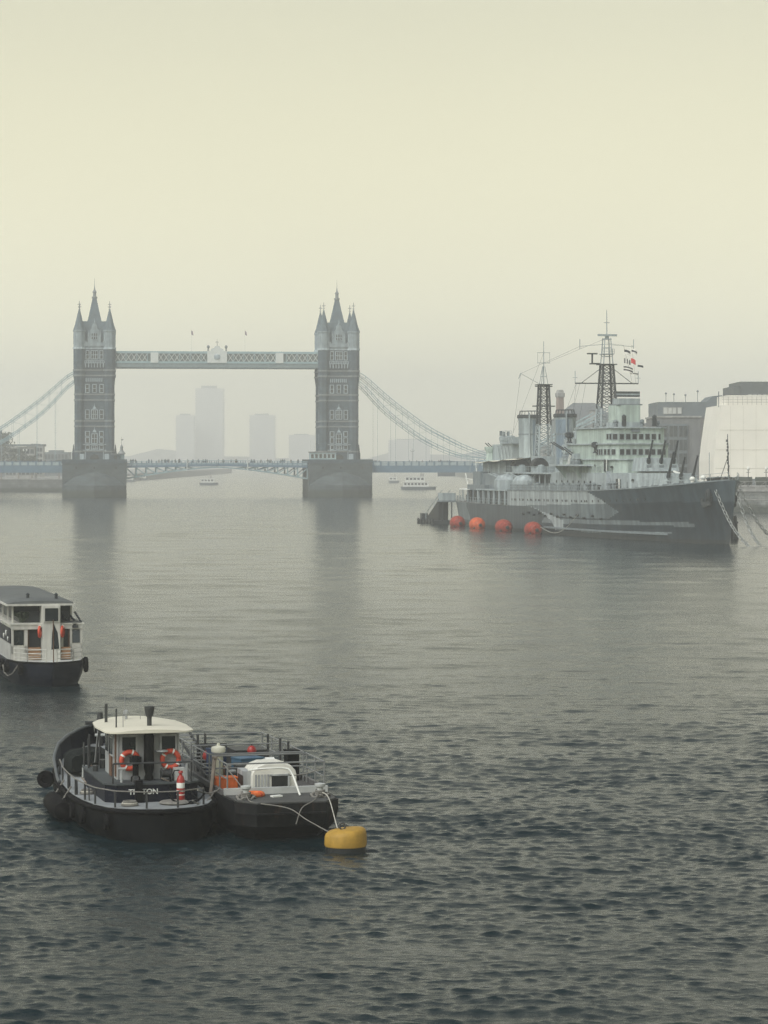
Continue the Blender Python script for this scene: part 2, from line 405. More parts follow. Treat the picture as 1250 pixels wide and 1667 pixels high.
def make_tower(label):
    t = thing('bridge_tower', label, 'tower', bpt(0), TH, 'the two towers of the bridge')
    HW, HD = 5.7, 7.6
    MB().box(-HW, HW, -HD, HD, 11.5, 50.6).build('wall', granite, t)
    rc = [(sx*5.05, sy*6.9) for sx in (-1,1) for sy in (-1,1)]
    for cx, cy_ in rc:
        mb = MB()
        prof = [(1.72, 11.5), (1.72, 37.2), (2.1, 40.2), (2.1, 49.4)]
        mb.loft([[(x, y, z) for x, y in octo(r, cx, cy_)] for r, z in prof], True, True)
        tr = mb.build('corner_turret', granite, t)
        m2 = MB(); m2.loft([[(x, y, z) for x, y in octo(r, cx, cy_)] for r, z in [(2.08,49.95),(2.08,55.0),(2.28,55.2),(2.28,55.7)]])
        for k in range(8):
            a = 2*math.pi*k/8; m2.cbox((cx+1.93*math.cos(a), cy_+1.93*math.sin(a), 52.6), (.12,.5,3.4), a)
        m2.build('turret_lantern', turret_stone, tr)
        m3 = MB(); m3.loft([[(x, y, z) for x, y in octo(r, cx, cy_)] for r, z in [(2.2,55.7),(1.5,57.6),(.72,60.8),(.18,62.8)]]); m3.build('turret_roof', slate, tr)
        m4 = MB().bar((cx,cy_,62.6),(cx,cy_,65.4),.11); m4.cbox((cx,cy_,64.3),(1.15,.16,.2)); m4.cbox((cx,cy_,64.3),(.16,1.15,.2)); m4.cbox((cx,cy_,63.3),(.7,.18,.18))
        m4.lathe([(.05,62.4),(.32,62.7),(.05,63)],(cx,cy_,0),6); m4.build('finial', lead, tr)
    for z in (15.1, 23.5, 25.3, 32.3, 34.2, 40.5, 42.3, 49.6):
        mb = MB(); e = .16; h = .42 if z < 49 else .6
        mb.box(-HW-e, HW+e, -HD-e, HD+e, z-h/2, z+h/2)
        rr = 1.72 if z < 38 else 2.1
        for cx, cy_ in rc: mb.prism(octo(rr+.2, cx, cy_), z-h/2-.03, z+h/2+.03)
        mb.build('string_course', pale_stone if z > 49 else lead, t)
    # corbel table under the chain level
    for i in range(9):
        MB().box(-2.9+i*.65, -2.6+i*.65, -HD-.34, -HD+.05, 38.4, 39.6).build('corbel', pale_stone, t)
    fy = -HD
    for dx in (-2.35, 0, 2.35): window(t, dx, 34.9, 37.4, .95, 'F', fy, 1, 2)
    for dx, wd, nx in ((-2.35,1.0,1),(0,1.75,3),(2.35,1.0,1)): window(t, dx, 26.1, 28.9, wd, 'F', fy, nx, 2)
    for dx, wd, nx in ((-2.3,.8,1),(0,2.1,3),(2.3,.8,1)): window(t, dx, 46.1, 48.7, wd, 'F', fy, nx, 2)
    window(t, 0, 17.9, 20.9, 1.6, 'F', fy, 2, 2); window(t, 0, 16.0, 17.0, 1.6, 'F', fy, 3, 1)
    for dx in (-2.3, 2.3):
        window(t, dx, 20.3, 21.7, 1.05, 'F', fy); window(t, dx, 18.0, 19.6, 1.05, 'F', fy, 1, 1); window(t, dx, 15.95, 17.0, 1.05, 'F', fy)
    MB().box(-3.9,3.9,fy-.5,fy+.05,17.32,17.55).build('sill_band', pale_stone, t)
    MB().box(-3.9,3.9,fy-.42,fy+.05,15.4,15.62).build('sill_band', pale_stone, t)
    for zt in (29.3, 21.5):   # little pinnacled hoods over the middle lights
        mb = MB().prism([(-.7,fy-.3),(.7,fy-.3),(.7,fy+.05),(-.7,fy+.05)], zt, zt+.9, .25); mb.bar((0,fy-.15,zt+.8),(0,fy-.15,zt+1.9),.13,.05); mb.build('hood', pale_stone, t)
    # balcony with pierced parapet below the top windows
    mb = MB().box(-3.3,3.3,fy-.9,fy+.05,44.6,44.8); mb.box(-3.3,3.3,fy-.95,fy-.8,45.3,45.5)
    for i in range(12): mb.box(-3.25+i*.58, -3.05+i*.58, fy-.92, fy-.82, 44.8, 45.3)
    for i in range(7): mb.box(-3.1+i*.98, -2.8+i*.98, fy-.75, fy+.05, 43.2, 44.6)
    mb.build('balcony', pale_stone, t)
    for s_, fc, xf in ((-1,'L',-HW),(1,'Rt',HW)):
        for z0, z1 in ((34.9,37.4),(26.1,28.9),(18,20.8)):
            for dy in (-2.2, 2.2): window(t, dy, z0, z1, 1.1, fc, xf, 1, 2)
    # steep slate roof and lantern spire
    mb = MB(); mb.loft([[(-5.3,-7.2,50.5),(5.3,-7.2,50.5),(5.3,7.2,50.5),(-5.3,7.2,50.5)], [(-3.9,-4.2,58.7),(3.9,-4.2,58.7),(3.9,4.2,58.7),(-3.9,4.2,58.7)]])
    rf = mb.build('roof', slate, t)
    mb = MB(); mb.loft([[(-a,-a,z),(a,-a,z),(a,a,z),(-a,a,z)] for a, z in ((2.75,57.2),(2.4,58.75),(1.35,63.4),(.62,67.0))]); mb.build('spire', slate, rf)
    mb = MB(); mb.loft([[(x,y,z) for x,y in octo(r)] for r, z in ((.95,66.7),(1.05,67.2),(.6,67.4),(.55,68.6),(.8,68.8),(.3,69.6),(.08,71)) ]); mb.bar((0,0,70.5),(0,0,73.6),.09,.03); mb.build('spire_finial', lead, rf)
    MB().box(-3.9,3.9,-.1,.1,58.7,59.05).build('ridge_cresting', lead, rf)
    # gabled dormers
    def gable(face):
        mb = MB()
        prof = [(-2.2,50.0),(2.2,50.0),(2.2,53.6),(1.75,53.6),(1.6,55.6),(.95,56.2),(.8,57.3),(0,58.3),(-.8,57.3),(-.95,56.2),(-1.6,55.6),(-1.75,53.6),(-2.2,53.6)]
        if face == 'F': rg = [[(x, d, z) for x, z in prof] for d in (-7.9, -3.6)]
        elif face == 'B': rg = [[(x, d, z) for x, z in prof] for d in (3.6, 7.9)]
        else:
            k = -1 if face == 'L' else 1
            rg = [[(k*d, x, z) for x, z in prof] for d in (6.0, 3.2)]
        mb.loft(rg); g = mb.build('gable', turret_stone, t)
        return g
    for fc in 'FBLR': gable(fc)
    for dx in (-.75, 0, .75): window(t, dx, 52.6, 54.6, .42, 'F', -7.9, 1, 2, 'gable_window', .1, .15)
    for sx in (-1, 1): MB().bar((sx*2.0,-7.9,53.5),(sx*2.0,-7.9,55.8),.22,.04).build('gable_pinnacle', pale_stone, t)
    MB().bar((0,-7.9,58.2),(0,-7.9,59.6),.16,.03).build('gable_pinnacle', pale_stone, t)
    mb = MB().box(-3.4,3.4,-8.05,-7.65,50.2,51.6)
    for i in range(6): mb.box(-3.3+i*1.2,-2.7+i*1.2,-8.02,-7.7,51.6,52.1)
    mb.build('parapet', turret_stone, t)
    # entrance stage
    MB().box(-3.2,3.2,fy-.7,fy+.05,11.6,14.6).build('porch', granite, t)
    pd = MB(); pd.loft([[(x, d, z) for x, z in [(-1.5,11.7),(1.5,11.7),(1.5,13.1),(1.1,13.8),(0,14.2),(-1.1,13.8),(-1.5,13.1)]] for d in (fy-.76, fy-.68)]); pd.build('doorway', win_glass, t)
    for sx in (-1, 1):
        MB().box(sx*4.1-.75, sx*4.1+.75, fy-.9, fy+.02, 11.6, 14.3).build('door_panel', pale_stone, t)
        MB().box(sx*3.0-.14, sx*3.0+.14, fy-.95, fy-.7, 11.6, 15.0).build('door_post', pale_stone, t)
    for sx in (-1, 1):  # stepped figures at the tower foot
        mb = MB().box(sx*7.0-.45, sx*7.0+.45, -6.2, -4.2, 11.6, 14.6); mb.prism(octo(.42, sx*7.0, -5.2), 14.6, 17.4, .3); mb.build('foot_buttress', granite, t)
    return t
tw = make_tower('left tower of the bridge, grey granite with four pinnacled turrets and slate spire')
tw2 = copy_tree(tw); tw2.location = bpt(SPAN)
tw2['label'] = 'right tower of the bridge, grey granite, the one nearer the warship'

def make_pier(label):
    p = thing('bridge_pier', label, 'bridge pier', bpt(0), TH, 'the two river piers under the towers')
    MB().box(-10.6, 10.6, -15, 15, -3, 11.15).build('pier_body', pier_stone, p)
    for sg in (-1, 1):
        mb = MB()
        plan = [(-10.6, -14.9), (-9.2,-17.6), (-5.6, -20.8), (0, -23.2), (5.6, -20.8), (9.2,-17.6), (10.6, -14.9)]
        lo = [(x, y*(-sg) if sg > 0 else y, -3) for x, y in plan]; hi = [(x, y, 3.8) for x, y, _ in lo]
        mid = [(x*.62, (y+15*(1 if sg<0 else -1))*.55 - 15*(1 if sg<0 else -1), 6.6) for x, y, _ in lo]
        top = [(x*.08, -14.9*(1 if sg<0 else -1), 8.2) for x, y, _ in lo]
        mb.loft([lo, hi, mid, top], True, True)
        mb.build('cutwater', pier_stone, p)
    cp = MB().box(-10.85,10.85,-15.25,15.25,11.15,11.6)
    cp.build('coping', pale_stone if False else granite, p)
    mb = MB()
    mb.box(-10.75,10.75,-15.15,-14.75,11.6,12.45); mb.box(-10.75,10.75,14.75,15.15,11.6,12.45)
    mb.build('parapet', granite, p)
    for x in (-6, 0, 7.2): MB().box(x-.25,x+.25,-15.12,-14.9,9.3,10.0).build('drain_port', win_glass, p)
    MB().box(-10.75, 10.75, -15.06, 15.06, .6, .95).build('fender_band', pier_stone, p)
    return p
pr = make_pier('left granite river pier with the dark tide band, under the left tower')
pr2 = copy_tree(pr); pr2.location = bpt(SPAN); pr2['label'] = 'right granite river pier, under the bridge tower nearer the warship'

# high-level walkways
def make_walkway(v, label, lattice):
    x0, x1 = 6.9, SPAN-6.9
    t = thing('high_walkway', label, 'walkway', bpt(0), TH, 'high walkways between the towers')
    MB().box(x0, x1, v-1.9, v+1.9, 43.3, 44.7).build('bottom_chord', steel_blue if False else mat('walkway_grey', (.2,.26,.27), .5), t)
    MB().box(x0, x1, v-2.0, v+2.0, 48.0, 48.75).build('top_chord', steel_pale, t)
    MB().box(x0, x1, v-2.08, v-1.7, 44.72, 45.35).build('cornice', steel_pale, t)
    MB().box(x0, x1, v-1.5, v+1.5, 44.7, 48.0).build('glazed_wall', mat('walkway_glazing', (.13,.17,.17), .25, var=.2), t)
    if lattice:
        mid = (x0+x1)/2; blanks = [(mid, 3.3), (mid-21, 1.3), (mid+21, 1.3)]
        proto = {}
        n = 38; st = (x1-x0)/n
        for k in (-1, 1):
            proto[k] = MB().beam((-st*.5, 0, 1.4*k*-1), (st*.5, 0, 1.4*k), .16, .22, up=(0,-1,0))
            proto[k] = proto[k].build('lattice_bar', steel_white, t).data
        for o in [c for c in t.children if c.name.startswith('lattice_bar')]: bpy.data.objects.remove(o)
        for i in range(n*1):
            xc = x0 + (i+.5)*st
            if any(abs(xc-b) < hw+.4 for b, hw in blanks): continue
            for k in (-1, 1):
                put('lattice_bar', proto[k], t, loc=(xc, v-1.72-(.03 if k>0 else .12), 46.65))
        for i in range(0, n+1, 2):
            x = x0+i*st; MB().box(x-.12,x+.12,v-1.95,v-1.7,45.35,48.0).build('upright', steel_pale, t)
        for b, hw in blanks[1:]: MB().box(b-hw, b+hw, v-2.2, v-1.6, 44.9, 48.3).build('cast_panel', steel_white, t)
        mb = MB().box(mid-3.3, mid+3.3, v-2.25, v-1.6, 44.9, 48.9)
        mb.loft([[(mid+x, d, 48.9+z) for x, z in [(-2.3,0),(2.3,0),(2.0,.7),(1.1,1.0),(.7,1.7),(-.7,1.7),(-1.1,1.0),(-2.0,.7)]] for d in (v-2.15, v-1.75)])
        cr = mb.build('crest_panel', steel_white, t)
        mb = MB()
        for dx in (-3.0, 3.0): mb.lathe([(.1,48.9),(.35,49.1),(.2,49.6),(.5,50.1),(.5,50.5),(.1,50.9)], (mid+dx, v-1.95, 0), 8)
        mb.bar((mid,v-1.95,50.5),(mid,v-1.95,53),.14,.04); mb.cbox((mid,v-1.95,51.9),(1.1,.14,.16)); mb.build('crest_finial', lead, cr)
        mb = MB().lathe([(.05,-.9),(.9,-.7),(1.1,.0),(.9,.7),(.05,.9)], (mid, v-2.3, 46.9), 10, 1, .25); mb.build('coat_of_arms', pale_stone, cr)
    return t
make_walkway(-4.9, 'near high walkway with white criss-cross lattice and central crest', True)
make_walkway(4.9, 'far high walkway seen edge on behind the near one', False)

def flagpole(px, label):
    u = (px-625)*885/FPX - BO.x
    t = thing('flagpole', label, 'flagpole', bpt(u, -1.5, 48.7), TH, 'flagpoles on the high walkway')
    MB().bar((0,0,0),(0,0,7.6),.07,.04).build('pole', steel_white, t)
    mb = MB(); mb.add([(0,.0,7.4),(.5,.12,7.0),(.75,-.05,5.6),(.1,.0,5.9)], [(0,1,2,3)]); mb.add([(0,.03,7.4),(.5,.15,7.0),(.75,-.02,5.6),(.1,.03,5.9)], [(3,2,1,0)])
    mb.build('flag', mat('faded_flag', (.3,.22,.25), .8), t)
flagpole(309, 'left flagpole on the high walkway, flag hanging limp')
flagpole(397, 'right flagpole on the high walkway, flag hanging limp')

# lifting road span: two leaves
def make_leaf(sign, label):
    t = thing('bascule_leaf', label, 'bridge span', bpt(0 if sign > 0 else SPAN), TH, 'lifting leaves of the road span')
    if sign < 0: t.rotation_euler = (0, 0, TH + math.pi)
    a, b = 10.6, SPAN/2 - .12
    crown = lambda x: .55 * (x-a)/(b-a)
    MB().loft([[(x,-8.1,9.6+crown(x)),(x,8.1,9.6+crown(x)),(x,8.1,10.4+crown(x)),(x,-8.1,10.4+crown(x))] for x in np.linspace(a,b,8)]).build('road_deck', steel_blue, t)
    low = lambda x: 9.25 - 3.3 * (1 - (x-a)/(b-a)) ** 1.55 + crown(x)
    n = 9; xs = [a + (b-a)*i/n for i in range(n+1)]
    for v in (-7.6, 7.6):
        mb = MB()
        for x0, x1 in zip(np.linspace(a,b,19), np.linspace(a,b,19)[1:]): mb.beam((x0,v,low(x0)),(x1+.02,v,low(x1)),.5,.42)
        mb.build('arched_chord', steel_pale, t)
        for i, x in enumerate(xs[:-1]):
            if 9.6+crown(x)-low(x) > .7:
                MB().beam((x,v,low(x)),(x,v,9.62+crown(x)),.4,.5,up=(1,0,0)).build('truss_post', steel_pale, t)
                x2 = xs[i+1]; MB().beam((x,v,9.55+crown(x)),(x2,v,low(x2)),.28,.34).build('truss_diagonal', steel_pale, t)
        mb = MB().box(a,b,v*1.045-.08,v*1.045+.08,10.55,11.35)
        mb.build('parapet_panel', mat('parapet_blue', (.27,.36,.4), .5), t)
        MB().beam((a,v*1.045,11.75),(b,v*1.045,12.1),.22,.16).build('handrail', steel_pale, t)
        for x in np.linspace(a+.2,b-.2,19): MB().box(x-.11,x+.11,v*1.05-.14,v*1.05+.14,10.4,11.95).build('parapet_post', steel_blue, t)
    MB().box(b-10.2,b-9.9,-8.6 if sign>0 else 8.3,-8.3 if sign>0 else 8.6,8.6,12.6).build('signal_post', steel_white, t)
make_leaf(1, 'left lifting leaf of the road span, pale blue arched truss')
make_leaf(-1, 'right lifting leaf of the road span, pale blue arched truss')

UP = [(7.0,42.6),(12.5,37.6),(18.4,32.4),(31,23.2),(43.5,16.9),(52,13.9),(60,12.9)]
LO = [(7.0,39.9),(12.6,33.2),(17.6,28.1),(28.7,19.9),(35.3,16.5),(41.4,14.2),(47.6,13.0),(60,12.4)]
def interp(T, x):
    return float(np.interp(x, [p[0] for p in T], [p[1] for p in T]))
def smooth_curve(T, x):   # soften the polyline
    return sum(interp(T, min(60, max(7, x + d))) for d in (-3,-1.5,0,1.5,3)) / 5
def make_side(sign, base_u, side):
    sx = sign
    t = thing('side_span', f'{side} side span of the bridge, blue girder deck with pale parapet', 'bridge span', bpt(base_u), TH, 'side spans of the bridge')
    a, b = 10.6, 104
    bx = lambda mb, x0, x1, *r: mb.box(min(sx*x0,sx*x1), max(sx*x0,sx*x1), *r)
    bx(MB(), a, b, -8.1, 8.1, 8.2, 10.4).build('girder', steel_blue, t)
    bx(MB(), a, b, -8.3, 8.3, 8.0, 8.22).build('bottom_flange', steel_blue, t)
    for v in (-7.95, 7.95):
        bx(MB(), a, b, v-.08, v+.08, 10.5, 11.5).build('parapet_panel', mat('parapet_pale', (.36,.44,.46), .5), t)
        bx(MB(), a, b, v-.12, v+.12, 11.6, 11.78).build('handrail', steel_blue, t)
    for x in np.arange(a+1, b, 2.6):
        bx(MB(), x-.28, x+.28, -8.2, -7.8, 10.4, 11.85).build('parapet_post', steel_blue, t)
    for v, nm in ((-7.4,'near'),(7.4,'far')):
        c = thing('suspension_chain', f'{nm} suspension chain of the {side} side span, pale blue lens-shaped truss', 'suspension chain', bpt(base_u), TH, 'suspension chains of the side spans')
        xs = np.linspace(7, 60, 27)
        for T, nm2, hh in ((UP,'upper_chord',.5),(LO,'lower_chord',.5)):
            mb = MB()
            for x0, x1 in zip(xs, xs[1:]):
                mb.beam((sx*x0,v,smooth_curve(T,x0)),(sx*x1,v,smooth_curve(T,x1)),.5,.22)
                mb.beam((sx*x0,v,smooth_curve(T,x0)-.85),(sx*x1,v,smooth_curve(T,x1)-.85),.3,.16)
                mb.beam((sx*x0,v,smooth_curve(T,x0)-.85),(sx*x0,v,smooth_curve(T,x0)),.2,.14)
            mb.build(nm2, steel_pale, c)
        for i, x in enumerate(xs[2:-4:2]):
            MB().beam((sx*x,v,smooth_curve(LO,x)),(sx*x,v,smooth_curve(UP,x)-.8),.08,.08).build('web_post', steel_pale, c)
            x2 = x + (xs[1]-xs[0])*2
            MB().beam((sx*x,v,smooth_curve(LO,x)),(sx*x2,v,smooth_curve(UP,x2)-.8),.05,.05).build('web_diagonal', steel_pale, c)
        for x in xs[3:-3:3]:
            MB().bar((sx*x,v,11.2),(sx*x,v,smooth_curve(LO,x)-.6),.05).build('hanger', steel_pale, c)
        mb = MB()
        for T, lift in ((UP, 10),(LO, 8)):
            mb.beam((sx*60,v,12.6),(sx*90,v,12.6+lift+6),.5,.4)
        mb.build('land_chord', steel_pale, c)
make_side(-1, 0, 'left')
make_side(1, SPAN, 'right')

# cabins on the piers
t = thing('control_cabin', 'glazed bridge control cabin at the foot of the right tower', 'cabin', bpt(SPAN-4.6, -11.6, 11.6), TH)
MB().box(-5.6,3.2,-1.6,1.6,0,3.1).build('wall', steel_pale, t); MB().box(-5.9,3.5,-1.9,1.9,3.1,3.45).build('roof', lead, t)
for i in range(6):
    f = MB().box(-5.35+i*1.4,-4.25+i*1.4,-1.66,-1.58,1.2,2.7).build('window', steel_white, t); MB().box(-5.25+i*1.4,-4.35+i*1.4,-1.69,-1.65,1.3,2.6).build('pane', win_glass, f)
mb = MB()
for x, h in ((-5.2,4.2),(-4.0,2.2),(1.5,2.0)): mb.bar((x,0,3.4),(x,0,3.4+h),.06)
mb.build('mast', steel_white, t)
t = thing('pier_kiosk', 'small domed kiosk with weather vane beside the left tower', 'kiosk', bpt(9.0, -9.5, 11.6), TH)
MB().prism(octo(1.0),0,2.6).build('wall', steel_pale, t); MB().lathe([(1.35,2.6),(1.2,3.0),(.5,3.9),(.45,4.6),(.6,4.8),(.1,5.8)],n=8).build('roof', lead, t)
MB().bar((0,0,5.6),(0,0,8.4),.07,.03).cbox((.2,0,7.4),(.8,.06,.35)).build('vane', lead, t)
t = thing('pier_cabin', 'low dark service cabin between the left tower and the domed kiosk', 'cabin', bpt(7.1, -11.0, 11.6), TH)
MB().box(-1.5,1.2,-1.2,1.2,0,2.5).build('wall', granite, t); MB().box(-1.7,1.4,-1.4,1.4,2.5,2.8).build('roof', lead, t); MB().box(-.6,.4,-1.26,-1.18,.1,2.1).build('door', win_glass, t)

# ------------------------------------------------------------------ people on the bridge (tiny)
cloth = [mat('dark_coat', (.03,.035,.045), .9), mat('blue_coat', (.05,.08,.13), .9), mat('brown_coat', (.12,.08,.06), .9)]
def person_mesh(i, stride):
    mb = MB()
    for sx in (-1, 1):
        mb.tube([(sx*.1+0, sx*stride*.28, 0), (sx*.1, sx*stride*.12, .45), (sx*.09, 0, .88)], .08, 6, taper=[.06,.075,.1])
    mb.lathe([(.16,.82),(.2,1.0),(.19,1.2),(.24,1.38),(.2,1.46),(.07,1.5),(.065,1.56),(.1,1.6),(.115,1.68),(.09,1.77),(.02,1.8)], n=8, sy=.7)
    for sx in (-1, 1): mb.tube([(sx*.23,0,1.4),(sx*.28,-sx*stride*.1,1.12),(sx*.27,-sx*stride*.2-.03,.86)], .06, 5, taper=[.07,.055,.045])
    me = bpy.data.meshes.new('person'); me.from_pydata(mb.v, [], mb.f); me.materials.append(cloth[i % 3]); me.shade_smooth(); return me
PM = [person_mesh(i, s_) for i, s_ in enumerate((.9, .2, .6, .1, .8, .4))]
def person(u, v, z, grp, label):
    o = put('person', random.choice(PM), loc=bpt(u, v, z), rz=random.uniform(0, 6.28)); k = random.uniform(.93, 1.06); o.scale = (k,k,k)
    tag(o, label, 'person', grp)
lb = {'left': 'tiny pedestrian in dark clothes on the left side span footway', 'mid': 'tiny pedestrian in dark clothes on the lifting road span footway', 'right': 'tiny pedestrian in dark clothes on the right side span footway'}
for i in range(30): person(-random.uniform(11.5, 33), -random.uniform(6.2,7.2), 10.45, 'pedestrians on the left side span', lb['left'])
for c0, n in ((13,4),(19,3),(23.5,7),(28,6),(31,3),(36.5,7),(43,3),(46.5,5),(52,4),(57.5,5),(63,5),(68,3)):
    for i in range(n): person(c0+random.gauss(0,.9), -random.uniform(6.2,7.2), 10.45+.3, 'pedestrians on the lifting span', lb['mid'])
for i in range(20): person(SPAN+random.uniform(11.5, 38), -random.uniform(6.2,7.2), 10.45, 'pedestrians on the right side span', lb['right'])

# ------------------------------------------------------------------ the moored warship; x = metres aft of the bow, y = towards the near (left) side, z up
WS = thing('warship', 'grey camouflaged museum warship moored with guns raised, bow to the right', 'warship', (49.3, 376, 0), math.atan2(.97224, -.23399))
g_light = mat('ship_light_grey', (.36, .42, .43), .55, var=.12, scale=.5, streak=.3, blots=(((.2,.17,.14), .69, 1.6, .12),))
g_green = mat('ship_pale_green_grey', (.41, .50, .45), .55, var=.12, scale=.5, streak=.26, blots=(((.22,.19,.15), .69, 1.6, .12),))
g_mid = mat('ship_mid_grey', (.18, .215, .23), .55, var=.12, scale=.5, streak=.2)
g_dark = mat('ship_dark_grey', (.028, .035, .04), .5, var=.2, scale=.6)
g_blue = mat('ship_blue_grey', (.17, .23, .28), .5, var=.1, scale=.5, streak=.2)
g_black = mat('ship_black', (.014, .017, .018), .55, var=.3)
g_deck = mat('ship_deck_planks', (.2, .19, .17), .8, var=.2, scale=.4)
g_white = mat('ship_white', (.7, .72, .68), .5, var=.08)
canvas = mat('cream_canvas', (.72, .70, .58), .85, var=.08)

def hull_at(s):
    S = [-2.4, 0, 4, 10, 18, 28, 42, 60, 84, 105, 116, 124, 130, 134.5, 137.2, 138.2]
    D = [.12, 1.5, 3.1, 4.7, 6.2, 7.5, 8.3, 8.6, 8.6, 8.3, 7.7, 6.7, 5.4, 3.7, 1.9, .15]
    W_ = [.0, .05, .9, 2.2, 3.9, 6.0, 7.8, 8.5, 8.5, 8.2, 7.4, 6.2, 4.7, 2.9, 1.2, .1]
    return float(np.interp(s, S, D)), float(np.interp(s, S, W_))
def deck_z(s):
    return float(np.interp(s, [-2.4, 8, 22, 40, 84], [9.25, 8.5, 7.75, 7.2, 6.9])) if s <= 84 else float(np.interp(s, [84, 138], [4.25, 4.35]))
def in_poly(x, y, poly):
    r = False; j = len(poly) - 1
    for i in range(len(poly)):
        (xi, yi), (xj, yj) = poly[i], poly[j]
        if (yi > y) != (yj > y) and x < (xj-xi)*(y-yi)/(yj-yi)+xi: r = not r
        j = i
    return r
PA = [(90,9),(40.7,9),(40.7,7.2),(34.6,5.8),(29.5,4.2),(33.7,3.0),(58.6,2.8),(69.0,4.3),(90,4.3)]
PST = [(140,6),(114.5,6),(113.5,3.6),(110.5,1.2),(140,1.0)]
PS1 = [(62.5,2.65),(8.4,2.95),(8.4,2.4),(40,2.1),(64.2,1.7)]
PS2 = [(44.5,1.12),(15.1,1.55),(15.1,1.2),(44.5,.75)]
PS3 = [(72.3,4.5),(59.4,3.2),(53,2.4),(53,.8),(57,.8),(58.5,2.2),(66,4.0)]
def paint(s, z):
    if z < .55: return (.022,.028,.03)
    line = 4.2 + (87-s)/95*2.2
    if in_poly(s, z, PS2): return (.22,.26,.27)
    if in_poly(s, z, PS3): return (.4,.45,.45)
    if in_poly(s, z, PS1): return (.17,.205,.215)
    if in_poly(s, z, PA): return (.37,.42,.42) if z > line - .05 else (.15,.185,.195)
    if s > 66 and z < 6:
        return (.2,.235,.24) if in_poly(s, z, PST) else (.065,.085,.095)
    if z > line: return (.056,.083,.1)
    return (.024,.04,.052)
def make_hull():
    ss = np.concatenate([np.linspace(-2.4, 30, 70), np.linspace(30.2, 83.9, 240), [84.0], [84.02], np.linspace(84.5, 138.2, 110)])
    nz = 40; V = []; F = []; C = []
    for s in ss:
        d, w_ = hull_at(s); zd = deck_z(s if s < 84.01 else max(s, 84.02))
        for side in (1, -1):
            for k in range(nz):
                f = k/(nz-1); z = -1.5 + (zd+1.5)*f
                hf = max(0, z)/max(zd, .1)
                y = w_ + (d-w_)*hf**1.6
                # raked stem: forward stations pull aft towards the waterline
                x = s
                if s < 6: x = s + (6-s)/8.4*2.5*(1-hf)**1.2
                V.append((x, side*y, z))
    row = 2*nz
    for i in range(len(ss)-1):
        for sd_ in (0, 1):
            for k in range(nz-1):
                a = i*row+sd_*nz+k; b = a+row
                F.append((a, b, b+1, a+1) if sd_ == 1 else (a+1, b+1, b, a))
                c = [(V[q][0], V[q][2]) for q in (a, b, b+1, a+1)]
                C.append(paint(sum(p[0] for p in c)/4, sum(p[1] for p in c)/4))
        a = i*row; b = a+row     # deck
        F.append((a+nz-1, b+nz-1, b+2*nz-1, a+2*nz-1)); C.append((.17,.165,.15))
    F.append(tuple(k for k in range(nz)) + tuple(reversed([nz+k for k in range(nz)]))); C.append((.09,.12,.13))
    e = (len(ss)-1)*row
    F.append(tuple(reversed([e+k for k in range(nz)])) + tuple(e+nz+k for k in range(nz))); C.append((.3,.33,.33))
    me = bpy.data.meshes.new('hull'); me.from_pydata(V, [], F); me.update()
    at = me.attributes.new('paint', 'FLOAT_COLOR', 'FACE')
    at.data.foreach_set('color', np.array([(*c, 1) for c in C], dtype=np.float32).ravel())
    me.shade_smooth(); me.set_sharp_from_angle(angle=R(35))
    m = mat('ship_hull_paint', (.5,.5,.5), .55, var=.16, scale=.35, streak=.38, blots=(((.34,.24,.18), .66, 1.1, .07), ((.3,.31,.32), .62, .5, .3)))
    m = m.copy(); n = m.node_tree.nodes; l = m.node_tree.links; b = n['Principled BSDF']
    src = b.inputs['Base Color'].links[0].from_socket
    an = n.new('ShaderNodeAttribute'); an.attribute_name = 'paint'
    mx = n.new('ShaderNodeMix'); mx.data_type = 'RGBA'; mx.blend_type = 'MULTIPLY'; mx.inputs[0].default_value = 1
    sc2 = n.new('ShaderNodeMix'); sc2.data_type = 'RGBA'; sc2.blend_type = 'ADD'; sc2.inputs[0].default_value = 1
    l.new(src, sc2.inputs[6]); l.new(src, sc2.inputs[7])
    l.new(an.outputs['Color'], mx.inputs[6]); l.new(sc2.outputs[2], mx.inputs[7]); l.new(mx.outputs[2], b.inputs['Base Color'])
    me.materials.append(m)
    return put('hull', me, WS)
hull = make_hull()
def edge(s, z=None, off=0): return hull_at(s)[0] + off
# portholes (a pixel or two each), belt line, rubbing strakes
mb = MB()
for s in list(np.arange(20, 82, 2.35)) + list(np.arange(41, 80, 4.7)+.9):
    z = deck_z(s) - 1.55; d, w_ = hull_at(s); y = w_ + (d-w_)*(z/deck_z(s))**1.6
    mb.bar((s, y-.05, z), (s, y+.06, z), .2, n=8)
for s in np.arange(36, 76, 3.1):
    z = 3.15 + .2*math.sin(s); d, w_ = hull_at(s); mb.bar((s, w_+.2, z), (s, w_+.62, z), .16, n=6)
mb.build('porthole_row', g_black, WS, kind='stuff')
MB().loft([[(s, edge(s, off=-.15), deck_z(s)), (s, edge(s, off=.1), deck_z(s)), (s, edge(s, off=.1), deck_z(s)+.18), (s, edge(s, off=-.15), deck_z(s)+.18)] for s in np.linspace(-1.5, 83.8, 40)]).build('deck_edge', g_mid, WS)
MB().loft([[(s, hull_at(s)[1]-.05, .95), (s, hull_at(s)[1]+.28, .95), (s, hull_at(s)[1]+.28, 1.25), (s, hull_at(s)[1]-.05, 1.25)] for s in np.linspace(16, 62, 20)]).build('bilge_strake', g_mid, hull)
